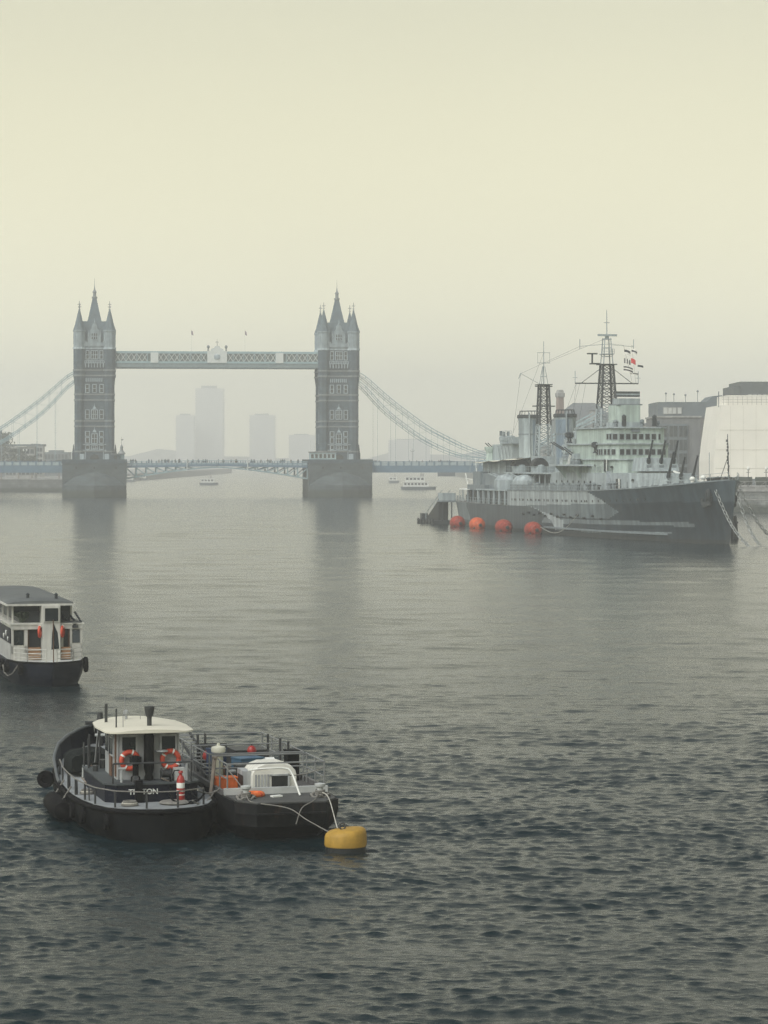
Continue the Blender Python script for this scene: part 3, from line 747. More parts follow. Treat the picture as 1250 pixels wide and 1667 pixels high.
# starboard and port anchors in the hawse
for sg in (1, -1):
    mb = MB(); y = sg*2.2
    mb.lathe([(.75,-.1),(.95,.15),(.6,.3)], (3.0, y*.95, 7.2), 10, ax='Y')
    mb.bar((2.9,y*1.05,7.5),(3.7,y*.98,5.9),.22); mb.beam((2.7,y*.86,6.0),(4.5,y*1.1,5.6),.3,.7); mb.beam((2.7,y*.86,6.1),(2.5,y*.86,6.9),.3,.4); mb.beam((4.5,y*1.1,5.7),(4.7,y*1.14,6.6),.3,.4)
    mb.build('anchor', g_dark, WS)

def rail(pts, parent=WS, h=1.05, step=2.0, name='guard_rail', m=g_light, wires=(1.0,.52), r=.035):
    mb = MB()
    for a, b in zip(pts, pts[1:]):
        a, b = Vector(a), Vector(b); n = max(1, int((b-a).length/step))
        for i in range(n+1): p = a.lerp(b, i/n); mb.bar(p, p+Vector((0,0,h)), r*1.2, n=4)
        for f in wires: mb.bar(a+Vector((0,0,h*f)), b+Vector((0,0,h*f)), r, n=4)
    return mb.build(name, m, parent, kind=None)
for sg in (1, -1):
    rail([(s, sg*(edge(s)-.15), deck_z(s)+.1) for s in np.linspace(-1.2, 28, 10)])
    rail([(s, sg*(edge(s)-.15), deck_z(s)+.1) for s in np.linspace(28, 83, 14)])
    rail([(s, sg*(edge(s)-.15), deck_z(s)) for s in np.linspace(84.5, 136.5, 14)])
MB().loft([[(s, edge(s)-.2, deck_z(s)+.15),(s, edge(s)-.17, deck_z(s)+.15),(s, edge(s)-.17, deck_z(s)+1.0),(s, edge(s)-.2, deck_z(s)+1.0)] for s in np.linspace(46, 83, 12)]).build('rail_netting', g_mid, WS)

def block(poly, z0, z1, name, m, parent=WS, scale=1.0):
    return MB().prism(poly, z0, z1, scale).build(name, m, parent)
def sym(pts):  # mirror a half outline
    return pts + [(x, -y) for x, y in reversed(pts)]
def ccw(p):
    a = sum(p[i][0]*p[(i+1)%len(p)][1]-p[(i+1)%len(p)][0]*p[i][1] for i in range(len(p)))
    return p if a > 0 else list(reversed(p))
def half(pts): return ccw(sym(pts))
# deckhouses, tier on tier
d0 = block(half([(27.6,1.6),(28.6,3.4),(31,4.8),(36,5.6),(46,6.2),(66,6.2)]), 7.1, 10.1, 'deckhouse', g_light)
d1 = block(half([(37.2,2.6),(38.2,4.6),(40.6,5.7),(60.5,5.9)]), 10.1, 12.25, 'deckhouse', g_green)
b1_ = block(half([(38.6,3.6),(39.2,4.7),(41.2,5.3),(60,5.3)]), 12.25, 14.55, 'bridge_house', g_green)
block(half([(38.3,3.8),(39.0,5.0),(41.2,5.6),(60.4,5.6)]), 14.55, 14.75, 'bridge_ledge', g_light)
b2_ = block(half([(39.4,3.4),(39.9,4.3),(41.6,4.7),(57,4.7)]), 14.75, 17.1, 'bridge_house', g_green)
block(half([(39.0,3.6),(39.6,4.6),(41.5,5.0),(57.4,5.0)]), 17.1, 17.28, 'bridge_roof', g_light)
block(half([(37.0,2.9),(38.0,4.9),(40.5,6.0),(61,6.2)]), 12.1, 12.27, 'deck_ledge', g_light)
def wrap_windows(front, z0, z1, spans, parent):
    # windows along an outline: front = polyline of (x,y); spans = list of (start,length) in metres along it
    seg = []; acc = 0
    for a, b in zip(front, front[1:]):
        L = math.hypot(b[0]-a[0], b[1]-a[1]); seg.append((acc, acc+L, a, b)); acc += L
    def pt(d):
        for s0, s1, a, b in seg:
            if d <= s1 + 1e-6:
                f = (d-s0)/(s1-s0); return (a[0]+(b[0]-a[0])*f, a[1]+(b[1]-a[1])*f), (a, b)
        return front[-1], seg[-1][2:]
    for d0_, ln in spans:
        (xa, ya), _ = pt(d0_); (xb, yb), _ = pt(d0_+ln)
        nx, ny = (ya-yb), (xb-xa); k = math.hypot(nx, ny); nx, ny = nx/k, ny/k
        if nx*(xa-48)+ny*ya < 0: nx, ny = -nx, -ny
        mb = MB(); o = .07
        mb.loft([[(xa+nx*-.05,ya+ny*-.05,z),(xb+nx*-.05,yb+ny*-.05,z),(xb+nx*o,yb+ny*o,z),(xa+nx*o,ya+ny*o,z)] for z in (z0-.1, z1+.1)])
        fr = mb.build('window', g_light, parent)
        ax, ay = xa+(xb-xa)*.1, ya+(yb-ya)*.1; bx_, by_ = xa+(xb-xa)*.9, ya+(yb-ya)*.9
        mb = MB(); mb.loft([[(ax+nx*.03,ay+ny*.03,z),(bx_+nx*.03,by_+ny*.03,z),(bx_+nx*.1,by_+ny*.1,z),(ax+nx*.1,ay+ny*.1,z)] for z in (z0, z1)])
        mb.build('pane', g_black, fr)
up = [(41.6,4.7),(39.9,4.3),(39.4,3.4),(39.4,-3.4),(39.9,-4.3)]
wrap_windows(up, 15.35, 16.2, [(.15,.7),(1.0,.7)]+[(1.75+.02,.9)]+[(2.85+i*1.06,.86) for i in range(6)]+[(9.3,.45)], b2_)
lo_ = [(47,5.3),(41.2,5.3),(39.2,4.7),(38.6,3.6),(38.6,-3.6),(39.2,-4.7)]
wrap_windows(lo_, 12.95, 13.8, [(2.6+i*1.1,.85) for i in range(3)]+[(6.0+i*.95,.75) for i in range(3)]+[(9.2+i*1.03,.82) for i in range(7)]+[(16.45,.5)], b1_)
mb = MB()
for x, y, z in [(45,6.24,8.6),(48,6.24,8.6),(51,6.24,8.6),(54,6.24,8.6),(57,6.24,8.6),(60,6.24,8.6),(63,6.24,8.6),(44,5.83,11.2),(47.5,5.86,11.2),(52,5.87,11.2)]: mb.bar((x,y-.1,z),(x,y+.05,z),.22,n=8)
for x, y, z in [(38.35,4.9,11.0),(30,4.3,9.0),(33.5,5.25,9.0)]: mb.bar((x,y-.1,z),(x-.06,y+.12,z),.22,n=8)
mb.build('porthole_row', g_black, WS, kind='stuff')
for x, y, z, r_ in [(34.3,5.42,7.3,-.12),(40.0,5.5,10.3,-.42)]:
    dd = MB().cbox((x,y,z+.95),(.85,.14,1.9),r_).build('doorway', g_black, WS); MB().cbox((x-.95,y-.02,z+1.0),(.8,.1,1.85),r_).build('door', g_white, WS)
rail([(37.4,2.6,10.12),(38.4,4.8,10.12),(40.6,6.0,10.12),(46,6.1,10.12)], step=1.2)
MB().beam((35.6,6.4,7.2),(37.4,5.7,10.3),.7,.12).build('ladder', g_mid, WS)
rail([(39.2,3.5,17.28),(41.5,4.8,17.28),(57,4.8,17.28)], step=1.3)
# boats, lockers and vents along the near waterway
for i in range(16):
    s = 33 + i*3.1 + random.uniform(-.8,.8); y = edge(s)-1.3-random.uniform(0,.5)
    k = random.choice((0,1,2))
    if k == 0: MB().cbox((s,y,deck_z(s)+.5),(1.2,.7,1.0),random.uniform(-.1,.1)).build('deck_locker', g_light, WS)
    elif k == 1: MB().lathe([(.28,0),(.28,.9),(.45,1.0),(.45,1.25),(.1,1.4)],(s,y,deck_z(s)),8).build('vent_cowl', g_mid, WS)
    else: MB().lathe([(.35,0),(.35,.2),(.2,.3),(.2,.7),(.38,.8),(.38,.95),(.05,1.0)],(s,y,deck_z(s)),8).build('bollard', g_dark, WS)
# triple turrets forward
def turret(s, z0, z1, direction, wd, parent=WS, m=g_light, barrels=3, elev=(3.5,2.2), lens=None, t0=0):
    k = direction   # -1 points to the bow
    zt = z1
    out = [(k*3.3, wd*.48), (k*1.2, wd*.56), (-k*2.6, wd*.5), (-k*3.6, wd*.3)]
    top = [(k*2.5, wd*.44), (k*1.0, wd*.5), (-k*2.4, wd*.45), (-k*3.3, wd*.27)]
    lo2 = [(s+x, t0+y) for x, y in half(out)]; hi2 = [(s+x, t0+y) for x, y in half(top)]
    mb = MB(); mb.loft([[(x,y,z0) for x,y in lo2], [(x,y,zt) for x,y in hi2]])
    t = mb.build('gun_turret', m, parent)
    for i in range(barrels):
        y = t0 + (i-(barrels-1)/2)*wd*.35
        a = Vector((s+k*2.55, y, (z0+zt)/2+.1)); ex = lens[i] if lens else 1.0
        b = a + Vector((k*elev[1]*ex, 0, elev[0]*ex)); dvec = (b-a)
        mb = MB(); mb.bar(a-dvec*.05, a+dvec*.22, .34,.3,8); mb.bar(a+dvec*.2, b, .21,.13,8); mb.bar(b, b+dvec*.015,.17,.17,8)
        mb.build('gun_barrel', g_dark, t)
        MB().box(min(a.x,a.x+k*.55),max(a.x,a.x+k*.55), y-.36, y+.36, z0+.12, (z0+zt)/2-.1).build('gun_port', g_mid, t)
    MB().lathe([(2.7, z0-2.6),(2.7, z0)], (s,t0,0), 20).build('barbette', g_light, t, smooth=30)
    return t
turret(23.2, 8.1, 10.1, -1, 5.6, lens=(1.0,.95,1.15))
turret(32.0, 10.4, 12.45, -1, 5.8, lens=(1.0,1.0,1.0))
# aft turrets pointing astern
for s, z0, t0 in ((112,7.6,0.0),):
    turret(s, z0, z0+2.0, 1, 5.4, elev=(.7,4.6), t0=t0)
for s in (93.7, 82.4):   # covered gun houses on the near waterway
    mb = MB(); mb.loft([[(s+x*q, 5.6+y*q, z) for x, y in octo(2.5,0,0,12)] for q, z in ((.92,6.8),(1.0,7.6),(.96,8.6),(.72,9.3),(.3,9.6))])
    gh = mb.build('gun_house', g_light, WS, smooth=28)
    for dy in (-.4,.4): MB().bar((s+1.6,5.9+dy,8.8),(s+6.2,7.0+dy,9.7),.12,.09).build('gun_barrel', g_light, gh)
# midships platform with recess under it
block(half([(62,5.4),(66,5.9),(96,5.6)]), 9.75, 9.98, 'boat_deck', g_light)
block(half([(66,3.2),(95,3.2)]), 6.9, 9.75, 'engine_casing', g_mid)
for s in np.arange(66, 96, 3.2): MB().bar((s,5.3,6.9),(s,5.3,9.8),.11).build('deck_pillar', g_light, WS)
rail([(62,5.3,9.98),(66,5.8,9.98),(96,5.5,9.98)], step=1.5)
for s in (93.8, 82.2):   # black canvas-hooded mountings
    mb = MB().lathe([(1.35,9.98),(1.35,11.2),(1.2,11.35)], (s,3.4,0), 16); hd = mb.build('gun_mounting', g_light, WS, smooth=30)
    rg = []
    for i in range(7):
        x = -1.5+3.0*i/6; h = 1.95 if 0 < i < 6 else 1.7
        rg.append([(s+x*.8, 3.4+1.42*math.cos(a), 11.0+h*math.sin(a)*.78) for a in np.linspace(0, math.pi, 11)])
    MB().loft(rg).build('canvas_hood', g_black, hd)
# funnels
def funnel(s, r, ztop, stripe):
    t = MB(); rg = []
    for z, q in ((9.6,1.06),(10.6,1.0),(ztop-.9,1.0),(ztop-.55,1.09),(ztop-.1,1.09),(ztop,.98)):
        rg.append([(s+(z-10)*.06+r*1.35*q*math.cos(a), r*q*math.sin(a), z) for a in np.linspace(0, 2*math.pi, 29)[:-1]])
    f = t.loft(rg).build('funnel', g_light, WS, smooth=30)
    ang = np.linspace(*stripe, 10)
    o = MB(); o.loft([[(s+(z-10)*.06+r*1.35*1.012*math.cos(a), r*1.012*math.sin(a), z) for a in ang]+[(s+(z-10)*.06+r*1.3*math.cos(a), r*.96*math.sin(a), z) for a in reversed(ang)] for z in (9.9, ztop-.95)])
    o.build('blue_camouflage_panel', g_blue, f)
    cp = MB(); cp.loft([[(s+(z-10)*.06+r*1.35*q*math.cos(a), r*q*math.sin(a), z) for a in np.linspace(0, 2*math.pi, 29)[:-1]] for z, q in ((ztop-.62,1.07),(ztop-.5,1.13),(ztop-.05,1.13),(ztop+.05,1.0))])
    cp.build('funnel_cowl', g_dark, f)
    rl = MB()
    for a in np.linspace(0, 2*math.pi, 17)[:-1]: rl.bar((s+.6+r*1.3*math.cos(a), r*.95*math.sin(a), ztop-.1),(s+.6+r*1.2*math.cos(a), r*.85*math.sin(a), ztop+.7),.05,n=4)
    ring = [(s+.6+r*1.2*math.cos(a), r*.85*math.sin(a), ztop+.7) for a in np.linspace(0, 2*math.pi, 17)[:-1]]
    rl.tube(ring,.06,5,True); rl.build('funnel_cage', g_dark, f)
    bd = MB(); bd.loft([[(s+(z-10)*.06+r*1.35*1.025*math.cos(a), r*1.025*math.sin(a), z) for a in np.linspace(0, 2*math.pi, 29)[:-1]] for z in (ztop-3.6, ztop-3.35)]); bd.build('funnel_band', g_mid, f)
    sp = MB().bar((s-r*1.45, .6, 10),(s-r*1.45+.55, .6, ztop+.4),.13); sp.build('steam_pipe', g_light, f)
    MB().box(s+r*1.2,s+r*1.35+.3,-.3,.3,ztop+.4,ztop+1.8).build('siren', g_light, f) if stripe[0] < 0 else None
    return f
funnel(77.5, 1.75, 20.0, (R(95), R(178)))
funnel(99.4, 1.75, 20.2, (R(182), R(262)))
for s, w2, z1 in ((70,2.6,12.4),(88,2.2,12.8)): block(half([(s-3,w2),(s+3,w2)]), 9.98, z1, 'vent_house', g_light)
# lattice masts
def lattice_mast(cx, z0, z1, b0, b1, name, nlev, dark_from, m_lo, m_hi):
    t = MB().box(cx-b1-.5,cx+b1+.5,-b1-.5,b1+.5,z1,z1+.16).build(name, g_dark, WS)
    def leg(i, z):
        f = (z-z0)/(z1-z0); b = b0+(b1-b0)*f; return Vector((cx+(-1 if i in (0,3) else 1)*b, (-1 if i < 2 else 1)*b, z))
    zs = list(np.linspace(z0, z1, nlev+1))
    for i in range(4):
        mb = MB().bar(leg(i,z0), leg(i,dark_from), .17); mb.build('mast_leg', m_lo, t)
        MB().bar(leg(i,dark_from), leg(i,z1), .17).build('mast_leg', m_hi, t)
    for a, b in zip(zs, zs[1:]):
        m_ = m_hi if a >= dark_from-.01 else m_lo
        mb = MB()
        for i in range(4):
            j = (i+1) % 4
            mb.bar(leg(i,a), leg(j,b), .07, n=4); mb.bar(leg(j,a), leg(i,b), .07, n=4); mb.bar(leg(i,b), leg(j,b), .09, n=4)
        mb.build('mast_bracing', m_, t, kind='stuff')
    return t
fm = lattice_mast(55.5, 17.2, 27.6, 1.5, .85, 'foremast', 8, 20.5, g_light, g_dark)
lm2 = MB()
for sx, sy in ((-1,-1),(1,-1),(1,1),(-1,1)): lm2.bar((55.5+sx*.8,sy*.8,27.7),(55.5+sx*.5,sy*.5,32.0),.09)
for z in (29, 30.4, 31.8):
    lm2.path([(55.5-.6,-.6,z),(56.1,-.6,z),(56.1,.6,z),(54.9,.6,z),(54.9,-.6,z)],.06,4)
lm2.build('topmast', g_light, fm)
MB().bar((55.5,0,32),(55.5,0,36.6),.1,.05).bar((55.5,-.5,34.5),(55.5,.5,34.5),.05).build('topmast_pole', g_light, fm)
MB().cbox((55.2,0,32.45),(.5,3.2,.32)).cbox((55.4,0,32.1),(.5,.5,.6)).build('radar_aerial', g_light, fm)
MB().cbox((57.3,1.9,29.5),(.4,1.7,.22)).bar((57.3,1.9,28),(57.3,1.9,29.5),.15).box(56,57.6,1.0,2.3,27.75,27.95).build('radar_aerial', g_dark, fm)
MB().bar((55.5,-5.4,24.6),(55.5,5.4,24.6),.1,n=6).build('yard', g_dark, fm)
for sg in (1,-1):
    MB().bar((55.5,sg*4.4,24.6),(55.5,sg*1.1,27.0),.06,n=4).build('yard_stay', g_dark, fm)
    MB().bar((55.5,0,31.0),(55.5,sg*4.6,30.6),.05,n=4).bar((55.5,sg*4.6,30.2),(55.5,sg*4.6,31.8),.07,n=4).build('aerial_spur', g_light, fm)
    MB().bar((55.5,sg*5.4,24.6),(55.5,sg*5.4,26.6),.06,n=4).bar((55.5,sg*5.4-.4,25.5),(55.5,sg*5.4+.4,25.5),.05,n=4).build('yard_aerial', g_light, fm)
MB().box(54.6,56.4,-1.0,1.0,29.3,29.42).build('radar_stage', g_light, fm); rail([(54.6,1.0,29.4),(54.6,-1.0,29.4),(56.4,-1.0,29.4)], fm, h=.8, step=.8, r=.03)
mm = lattice_mast(90.6, 12.8, 25.3, 1.25, .75, 'mainmast', 9, 18.2, g_light, g_dark)
lm2 = MB().bar((90.6,0,25.4),(90.6,0,33.0),.11,.05)
for z in (29.2, 31.0): lm2.bar((90.6,-1.2,z),(90.6,1.2,z),.06,n=4)
for y in (-1.1, 1.1): lm2.bar((90.6,y,29.2),(90.6,y,31),.04,n=4)
lm2.build('topmast_pole', g_light, mm)
MB().bar((90.0,-.6,25.4),(90.4,-.15,28.6),.06,n=4).bar((91.2,.6,25.4),(90.8,.15,28.6),.06,n=4).bar((90.0,.6,25.4),(90.4,.15,28.6),.06,n=4).bar((90.2,-.5,26.8),(91.0,.5,26.8),.06,n=4).build('aerial_frame', g_light, mm)
MB().bar((90.6,-2.1,21.6),(90.6,2.1,21.6),.1).build('yard', g_dark, mm); MB().bar((90.6,-1.6,25.1),(90.6,1.6,25.1),.1).build('yard', g_dark, mm)
MB().bar((90.6,.6,25.4),(90.6,4.2,27.3),.05,n=4).bar((90.6,4.2,27.4),(90.6,4.6,26.4),.08,n=4).build('aerial_spur', g_light, mm)
# rigging wires
mb = MB()
for a, b in [((55.5,5.2,24.6),(60,5.2,12.4)),((55.5,4.6,24.6),(66,5.2,10)),((55.5,3.6,24.6),(58,4.6,14.8)),((90.6,4.2,27.3),(96,5,10)),((55.5,0,32),(90.6,0,29)),((55.5,4.6,30.6),(90.6,4.2,27.3)),((55.5,5.2,24.6),(77,3,13)),((90.6,0,31),(125,0,6))]:
    mb.bar(a, b, .022, n=4)
mb.build('rigging', g_mid, WS, kind='stuff')
# main director and bridge-top gear
t = MB().prism(half([(43,1.7),(45.2,2.3),(49,2.2)]), 17.3, 18.1).build('director_tower', g_light, WS)
block(half([(43.2,1.5),(45,2.0),(48.6,2.0)]), 18.1, 20.8, 'director_drum', g_green, t)
MB().box(43.6,47.8,-2.0,2.0,20.8,21.0).build('director_platform', g_mid, t)
MB().box(44.2,47.2,-1.8,1.8,21.0,21.9).build('rangefinder', g_light, t)
MB().cbox((45.4,0,22.6),(1.1,4.0,.85)).build('rangefinder_arm', g_dark, t); MB().cbox((44.9,0,22.55),(.2,3.9,.25)).build('rangefinder_stripe', g_light, t)
for i in range(7):
    x, y = random.uniform(40.5,43), random.uniform(-3.5,4); h = random.uniform(.5,1.3)
    MB().lathe([(.3,0),(.22,.5*h),(.4,.7*h),(.35,h),(.1,h+.1)],(x,y,17.28),8).build('sighting_pedestal', g_mid, WS)
for x, y in ((39.7,2.4),(40.2,-2.8)): MB().cbox((x,y,18.0),(.5,.6,1.1)).lathe([(.35,0),(.38,.5),(.1,.75)],(x,y,18.5),8).build('signal_lamp', g_dark, WS)
MB().cbox((39.3,.6,16.75),(.15,1.4,.5)).build('crest_board', g_mid, WS)
# searchlights and sponson guns
MB().prism([(44.6,4.5),(61,4.5),(61,8.2),(46.5,8.2)],11.15,11.4).build('sponson', g_light, WS)
for s in (50, 58): MB().add([(s-.1,6.0,11.15),(s+.1,6.0,11.15),(s+.1,8.1,11.15),(s-.1,8.1,11.15),(s-.1,6.0,8.9),(s+.1,6.0,8.9)],[(0,1,2,3),(0,4,5,1),(3,2,5,4),(0,3,4),(1,5,2)]).build('sponson_bracket', g_green, WS)
rail([(46.6,8.1,11.4),(61,8.1,11.4)], step=1.4)
def light_gun(s, y, z, tip, nm='light_gun', m=g_dark):
    g = MB().lathe([(.9,0),(.9,.5),(.55,.7),(.5,1.3)],(s,y,z),10).build(nm, g_mid, WS)
    for dy in (-.25,.25): MB().bar((s,y+dy,z+1.2),(s+tip[0],y+dy+tip[1],z+1.2+tip[2]),.14,.09).build('gun_barrel', m, g)
    MB().cbox((s,y,z+1.3),(1.1,1.1,.9)).build('gun_shield', g_light, g)
light_gun(56.5,6.4,12.3,(2.6,1.8,1.5)); light_gun(50.5,6.9,11.4,(2.4,1.4,1.6)); light_gun(119,0,11.9,(2.2,1.8,2.2))
MB().lathe([(1.6,9.98),(1.6,13.2),(1.8,13.4),(1.8,14.6),(1.5,14.7)],(62.5,3.6,0),14).build('light_gun_tub', g_light, WS, smooth=30)
for i in range(5): MB().bar((52.5+i*.28,7.4,11.4),(51.9+i*.28,7.0,13.3),.07,n=5).build('rocket_rail', g_white, WS)
for s, y, z in ((58.5,5.6,14.9),(60.5,4.6,14.9),(44.6,5.6,13.2)): MB().lathe([(.4,0),(.15,.3),(.15,.8),(.55,1.0),(.55,1.6),(.2,1.8)],(s,y,z),10).build('searchlight', g_dark, WS)
block(half([(57,3.6),(68,3.4)]), 12.2, 15.6, 'signal_house', g_light); rail([(57,3.6,15.6),(68,3.4,15.6)], step=1.2)
block(half([(60,2.4),(66,2.4)]), 15.6, 17.0, 'signal_house', g_light)
# after superstructure
block(half([(96,5.2),(118,4.8),(121,3)]), 6.9, 9.7, 'after_deckhouse', g_mid)
block(half([(102,3.6),(118,3.4)]), 9.7, 12.0, 'after_deckhouse', g_light)
ad = block(half([(104,2.0),(117,1.9)]), 12.0, 15.0, 'after_control', g_light)
block(half([(103.4,2.3),(110,2.3)]), 15.0, 15.15, 'control_ledge', g_mid, ad)
MB().lathe([(1.35,15.0),(1.35,15.6),(1.5,15.7),(1.5,16.4),(1.2,16.6)],(113.5,0,0),14).build('after_director', g_light, WS, smooth=30)
for dx, dy, h in ((-.9,.9,.7),(.8,1.0,.9),(0,1.2,.6),(.9,-.4,.8)): MB().cbox((113.5+dx,dy,16.6+h/2),(.5,.4,h)).build('director_sight', g_mid, WS)
rail([(104,2.0,15.15),(111.5,2.0,15.15)], step=1.0, m=g_light); rail([(106,1.4,16.4),(112,1.4,16.4)], step=1.0)
block(half([(106,1.2),(109,1.2)]), 15.15, 16.3, 'after_hut', g_light, ad)
MB().lathe([(1.0,12.0),(.8,13.4),(1.2,14.2),(1.2,14.6)],(117.5,2.0,0),10).build('gun_tub', g_green, WS, smooth=30)
for i in range(4): MB().beam((104+i*2.2,2.2,12.0),(105.6+i*2.2,2.2,14.8),.1,.1).build('control_brace', g_mid, WS)
# awning
mb = MB(); rg = []
for i in range(9):
    s = 92+29*i/8; f = i/8
    rg.append([(s, y, 12.5-.75*f-(abs(y-1)/6)**2*.5+.12*math.sin(i*2.1+y)) for y in np.linspace(-3+1.5*f, 6.2-1.2*f, 7)])
top = rg; bot = [[(x,y,z-.05) for x,y,z in r] for r in rg]
n = 7
mb.loft(top, False, False, closed=False); mb.loft([list(reversed(r)) for r in bot], False, False, closed=False)
mb.build('awning', canvas, WS)
for s in (94, 101, 108, 115, 120.5): MB().bar((s,5.2,9.7),(s,5.2,12.1),.06).build('awning_pole', g_light, WS)
# quarterdeck houses, gangway awning and ensign staff
block(half([(97,6.4),(106,6.2),(106,4),(97,4)]) if False else [(84.3,3.0),(106,3.0),(106,7.4),(84.3,7.6)], 4.3, 6.7, 'side_house', g_dark)
for s in np.arange(85, 107, 3.5): MB().box(s,s+.5,7.35,7.75,4.3,6.9).build('side_post', g_light, WS)
MB().box(84.2,107,2.6,7.8,6.7,6.92).build('side_house_roof', g_light, WS)
block([(108,1),(121,1),(121,5.6),(108,6.0)], 4.3, 7.6, 'quarterdeck_house', g_mid)
for x in (110, 113.5, 117): MB().box(x,x+1.3,5.4,6.05,4.6,6.6).build('doorway', g_black, WS)
block([(119,-4),(133,-3.4),(133,3.6),(127,5.6),(119,6.2)], 6.55, 6.75, 'gangway_awning', g_white)
for s, y in ((119.5,6),(123,5.8),(127,5.4),(132.5,3.4),(132.5,-3.2)): MB().bar((s,y,4.3),(s,y,6.6),.08).build('awning_pole', g_light, WS)
for i in range(9): MB().cbox((120.5+i*1.3,random.uniform(1,4),4.95),(.7,.6,1.3)).build('deck_locker', random.choice((g_mid,g_dark,g_light)), WS)
MB().bar((134,0,4.3),(135.4,0,12.6),.08,.05).build('ensign_staff', g_white, WS)
mb = MB().bar((128,3.4,6.7),(131,3.2,9.6),.07).bar((121,3.5,8.2),(131,3.3,8.7),.06).bar((123,3.4,6.7),(122.4,3.4,10.6),.07); mb.build('derrick', g_white, WS)
block([(113,2),(118.5,2),(118.5,5.2),(113,5.4)], 7.6, 10.0, 'stores_hut', g_mid)
# jackstaff with netting and fittings at the bow
MB().bar((.4,0,9.1),(.9,0,15.8),.1,.05).bar((2.6,.6,9.0),(.8,0,12.5),.05).bar((.4,0,9.1),(-.8,0,9.6),.08).build('jackstaff', g_dark, WS)
for i in range(12): MB().cbox((.5+.045*i+random.uniform(-.12,.12),random.uniform(-.1,.1),9.8+i*.46),(.22,.16,.34),random.random()).build('furled_bunting', g_dark, WS)
for x, y in ((6.5,1.6),(10.2,1.9)): MB().lathe([(.25,0),(.25,.7),(.42,.8),(.42,1.05),(.2,1.3)],(x,y,deck_z(x)),10).build('mushroom_vent', g_white, WS)
MB().bar((8.3,0,8.5),(8.3,0,13.2),.05).build('deck_pole', g_light, WS)
for x, y in ((2.4,.9),(3.3,-.6),(4.4,1.5),(5.3,.4)): MB().lathe([(.4,0),(.32,.3),(.45,.7),(.1,.85)],(x,y,deck_z(x)),8).build('capstan', g_dark, WS)
for s in np.arange(12, 30, 3.2): MB().cbox((s,edge(s)-1.4,deck_z(s)+.22),(1.1,.5,.4),.2).build('deck_hatch', random.choice((g_light,g_mid)), WS)
MB().beam((26.2,-1,10.4),(19.4,-3.4,8.6),.3,.22).build('stowed_boom', g_white, WS)

def ws(s, t, z):
    return Vector((49.3-.23399*s-.97224*t, 376+.97224*s-.23399*t, z))
# signal flags on the near halyard
def flag_mesh(wd, ht, cols, vertical):
    mb = MB(); ms = []; n = len(cols); steps = 3
    N = n*steps if vertical else 6
    vs = []
    H_ = 6 if vertical else n*steps
    for j in range(H_+1):
        for i in range(N+1):
            u, v = i/N, j/H_
            vs.append((u*wd, .09*math.sin(u*6+v*2)*u, -v*ht-.45*u*u*ht))
    fs = []; mi = []
    for j in range(H_):
        for i in range(N):
            a = j*(N+1)+i; fs.append((a,a+1,a+N+2,a+N+1)); mi.append((i if vertical else j)//steps)
    me = bpy.data.meshes.new('signal_flag'); me.from_pydata(vs,[],fs)
    for c in cols: me.materials.append(mat(f'flag_{c}', {'w':(.75,.74,.68),'k':(.02,.02,.03),'r':(.55,.05,.05),'b':(.03,.05,.16)}[c], .8, var=.1))
    me.polygons.foreach_set('material_index', mi); me.shade_smooth(); return me
for px, py, wd, ht, cols, vert, lab in [
    (1016,569,1.0,.75,'kw',False,'dark and white signal flag at the top of the left halyard'),
    (1016,583,1.0,.8,'kwkwk',True,'black and white upright-striped signal flag in mid halyard'),
    (1015,596,1.5,.9,'kwkw',False,'black and white banded signal flag low on the left halyard'),
    (1028,567,.9,.8,'wkw',False,'white signal flag with black bands at the top of the right halyard'),
    (1027,583,.75,.8,'r',True,'plain red signal flag on the right halyard'),
    (1038,594,.9,.32,'k',False,'narrow dark pennant flying furthest from the foremast'),
    (1026,607,1.3,.3,'kw',False,'long dark pennant streaming under the banded signal flag')]:
    Y = 424
    o = put('signal_flag', flag_mesh(wd,ht,cols,vert), loc=P(px,py,Y), rz=R(-8)); tag(o, lab, 'flag', 'signal flags by the foremast')
hl = MB().bar(ws(55.5,-4.4,24.6), P(1015,562,424), .02, n=4).bar(ws(55.5,-5.0,24.6), P(1028,562,424), .02, n=4).bar(P(1015,562,424), ws(55.5,0,31.2), .02,n=4).bar(P(1028,562,424), ws(55.5,-4.6,30.6), .02,n=4)
o = hl.build('halyard', g_mid); tag(o, 'thin halyard lines carrying the signal flags to the foremast', 'rope')
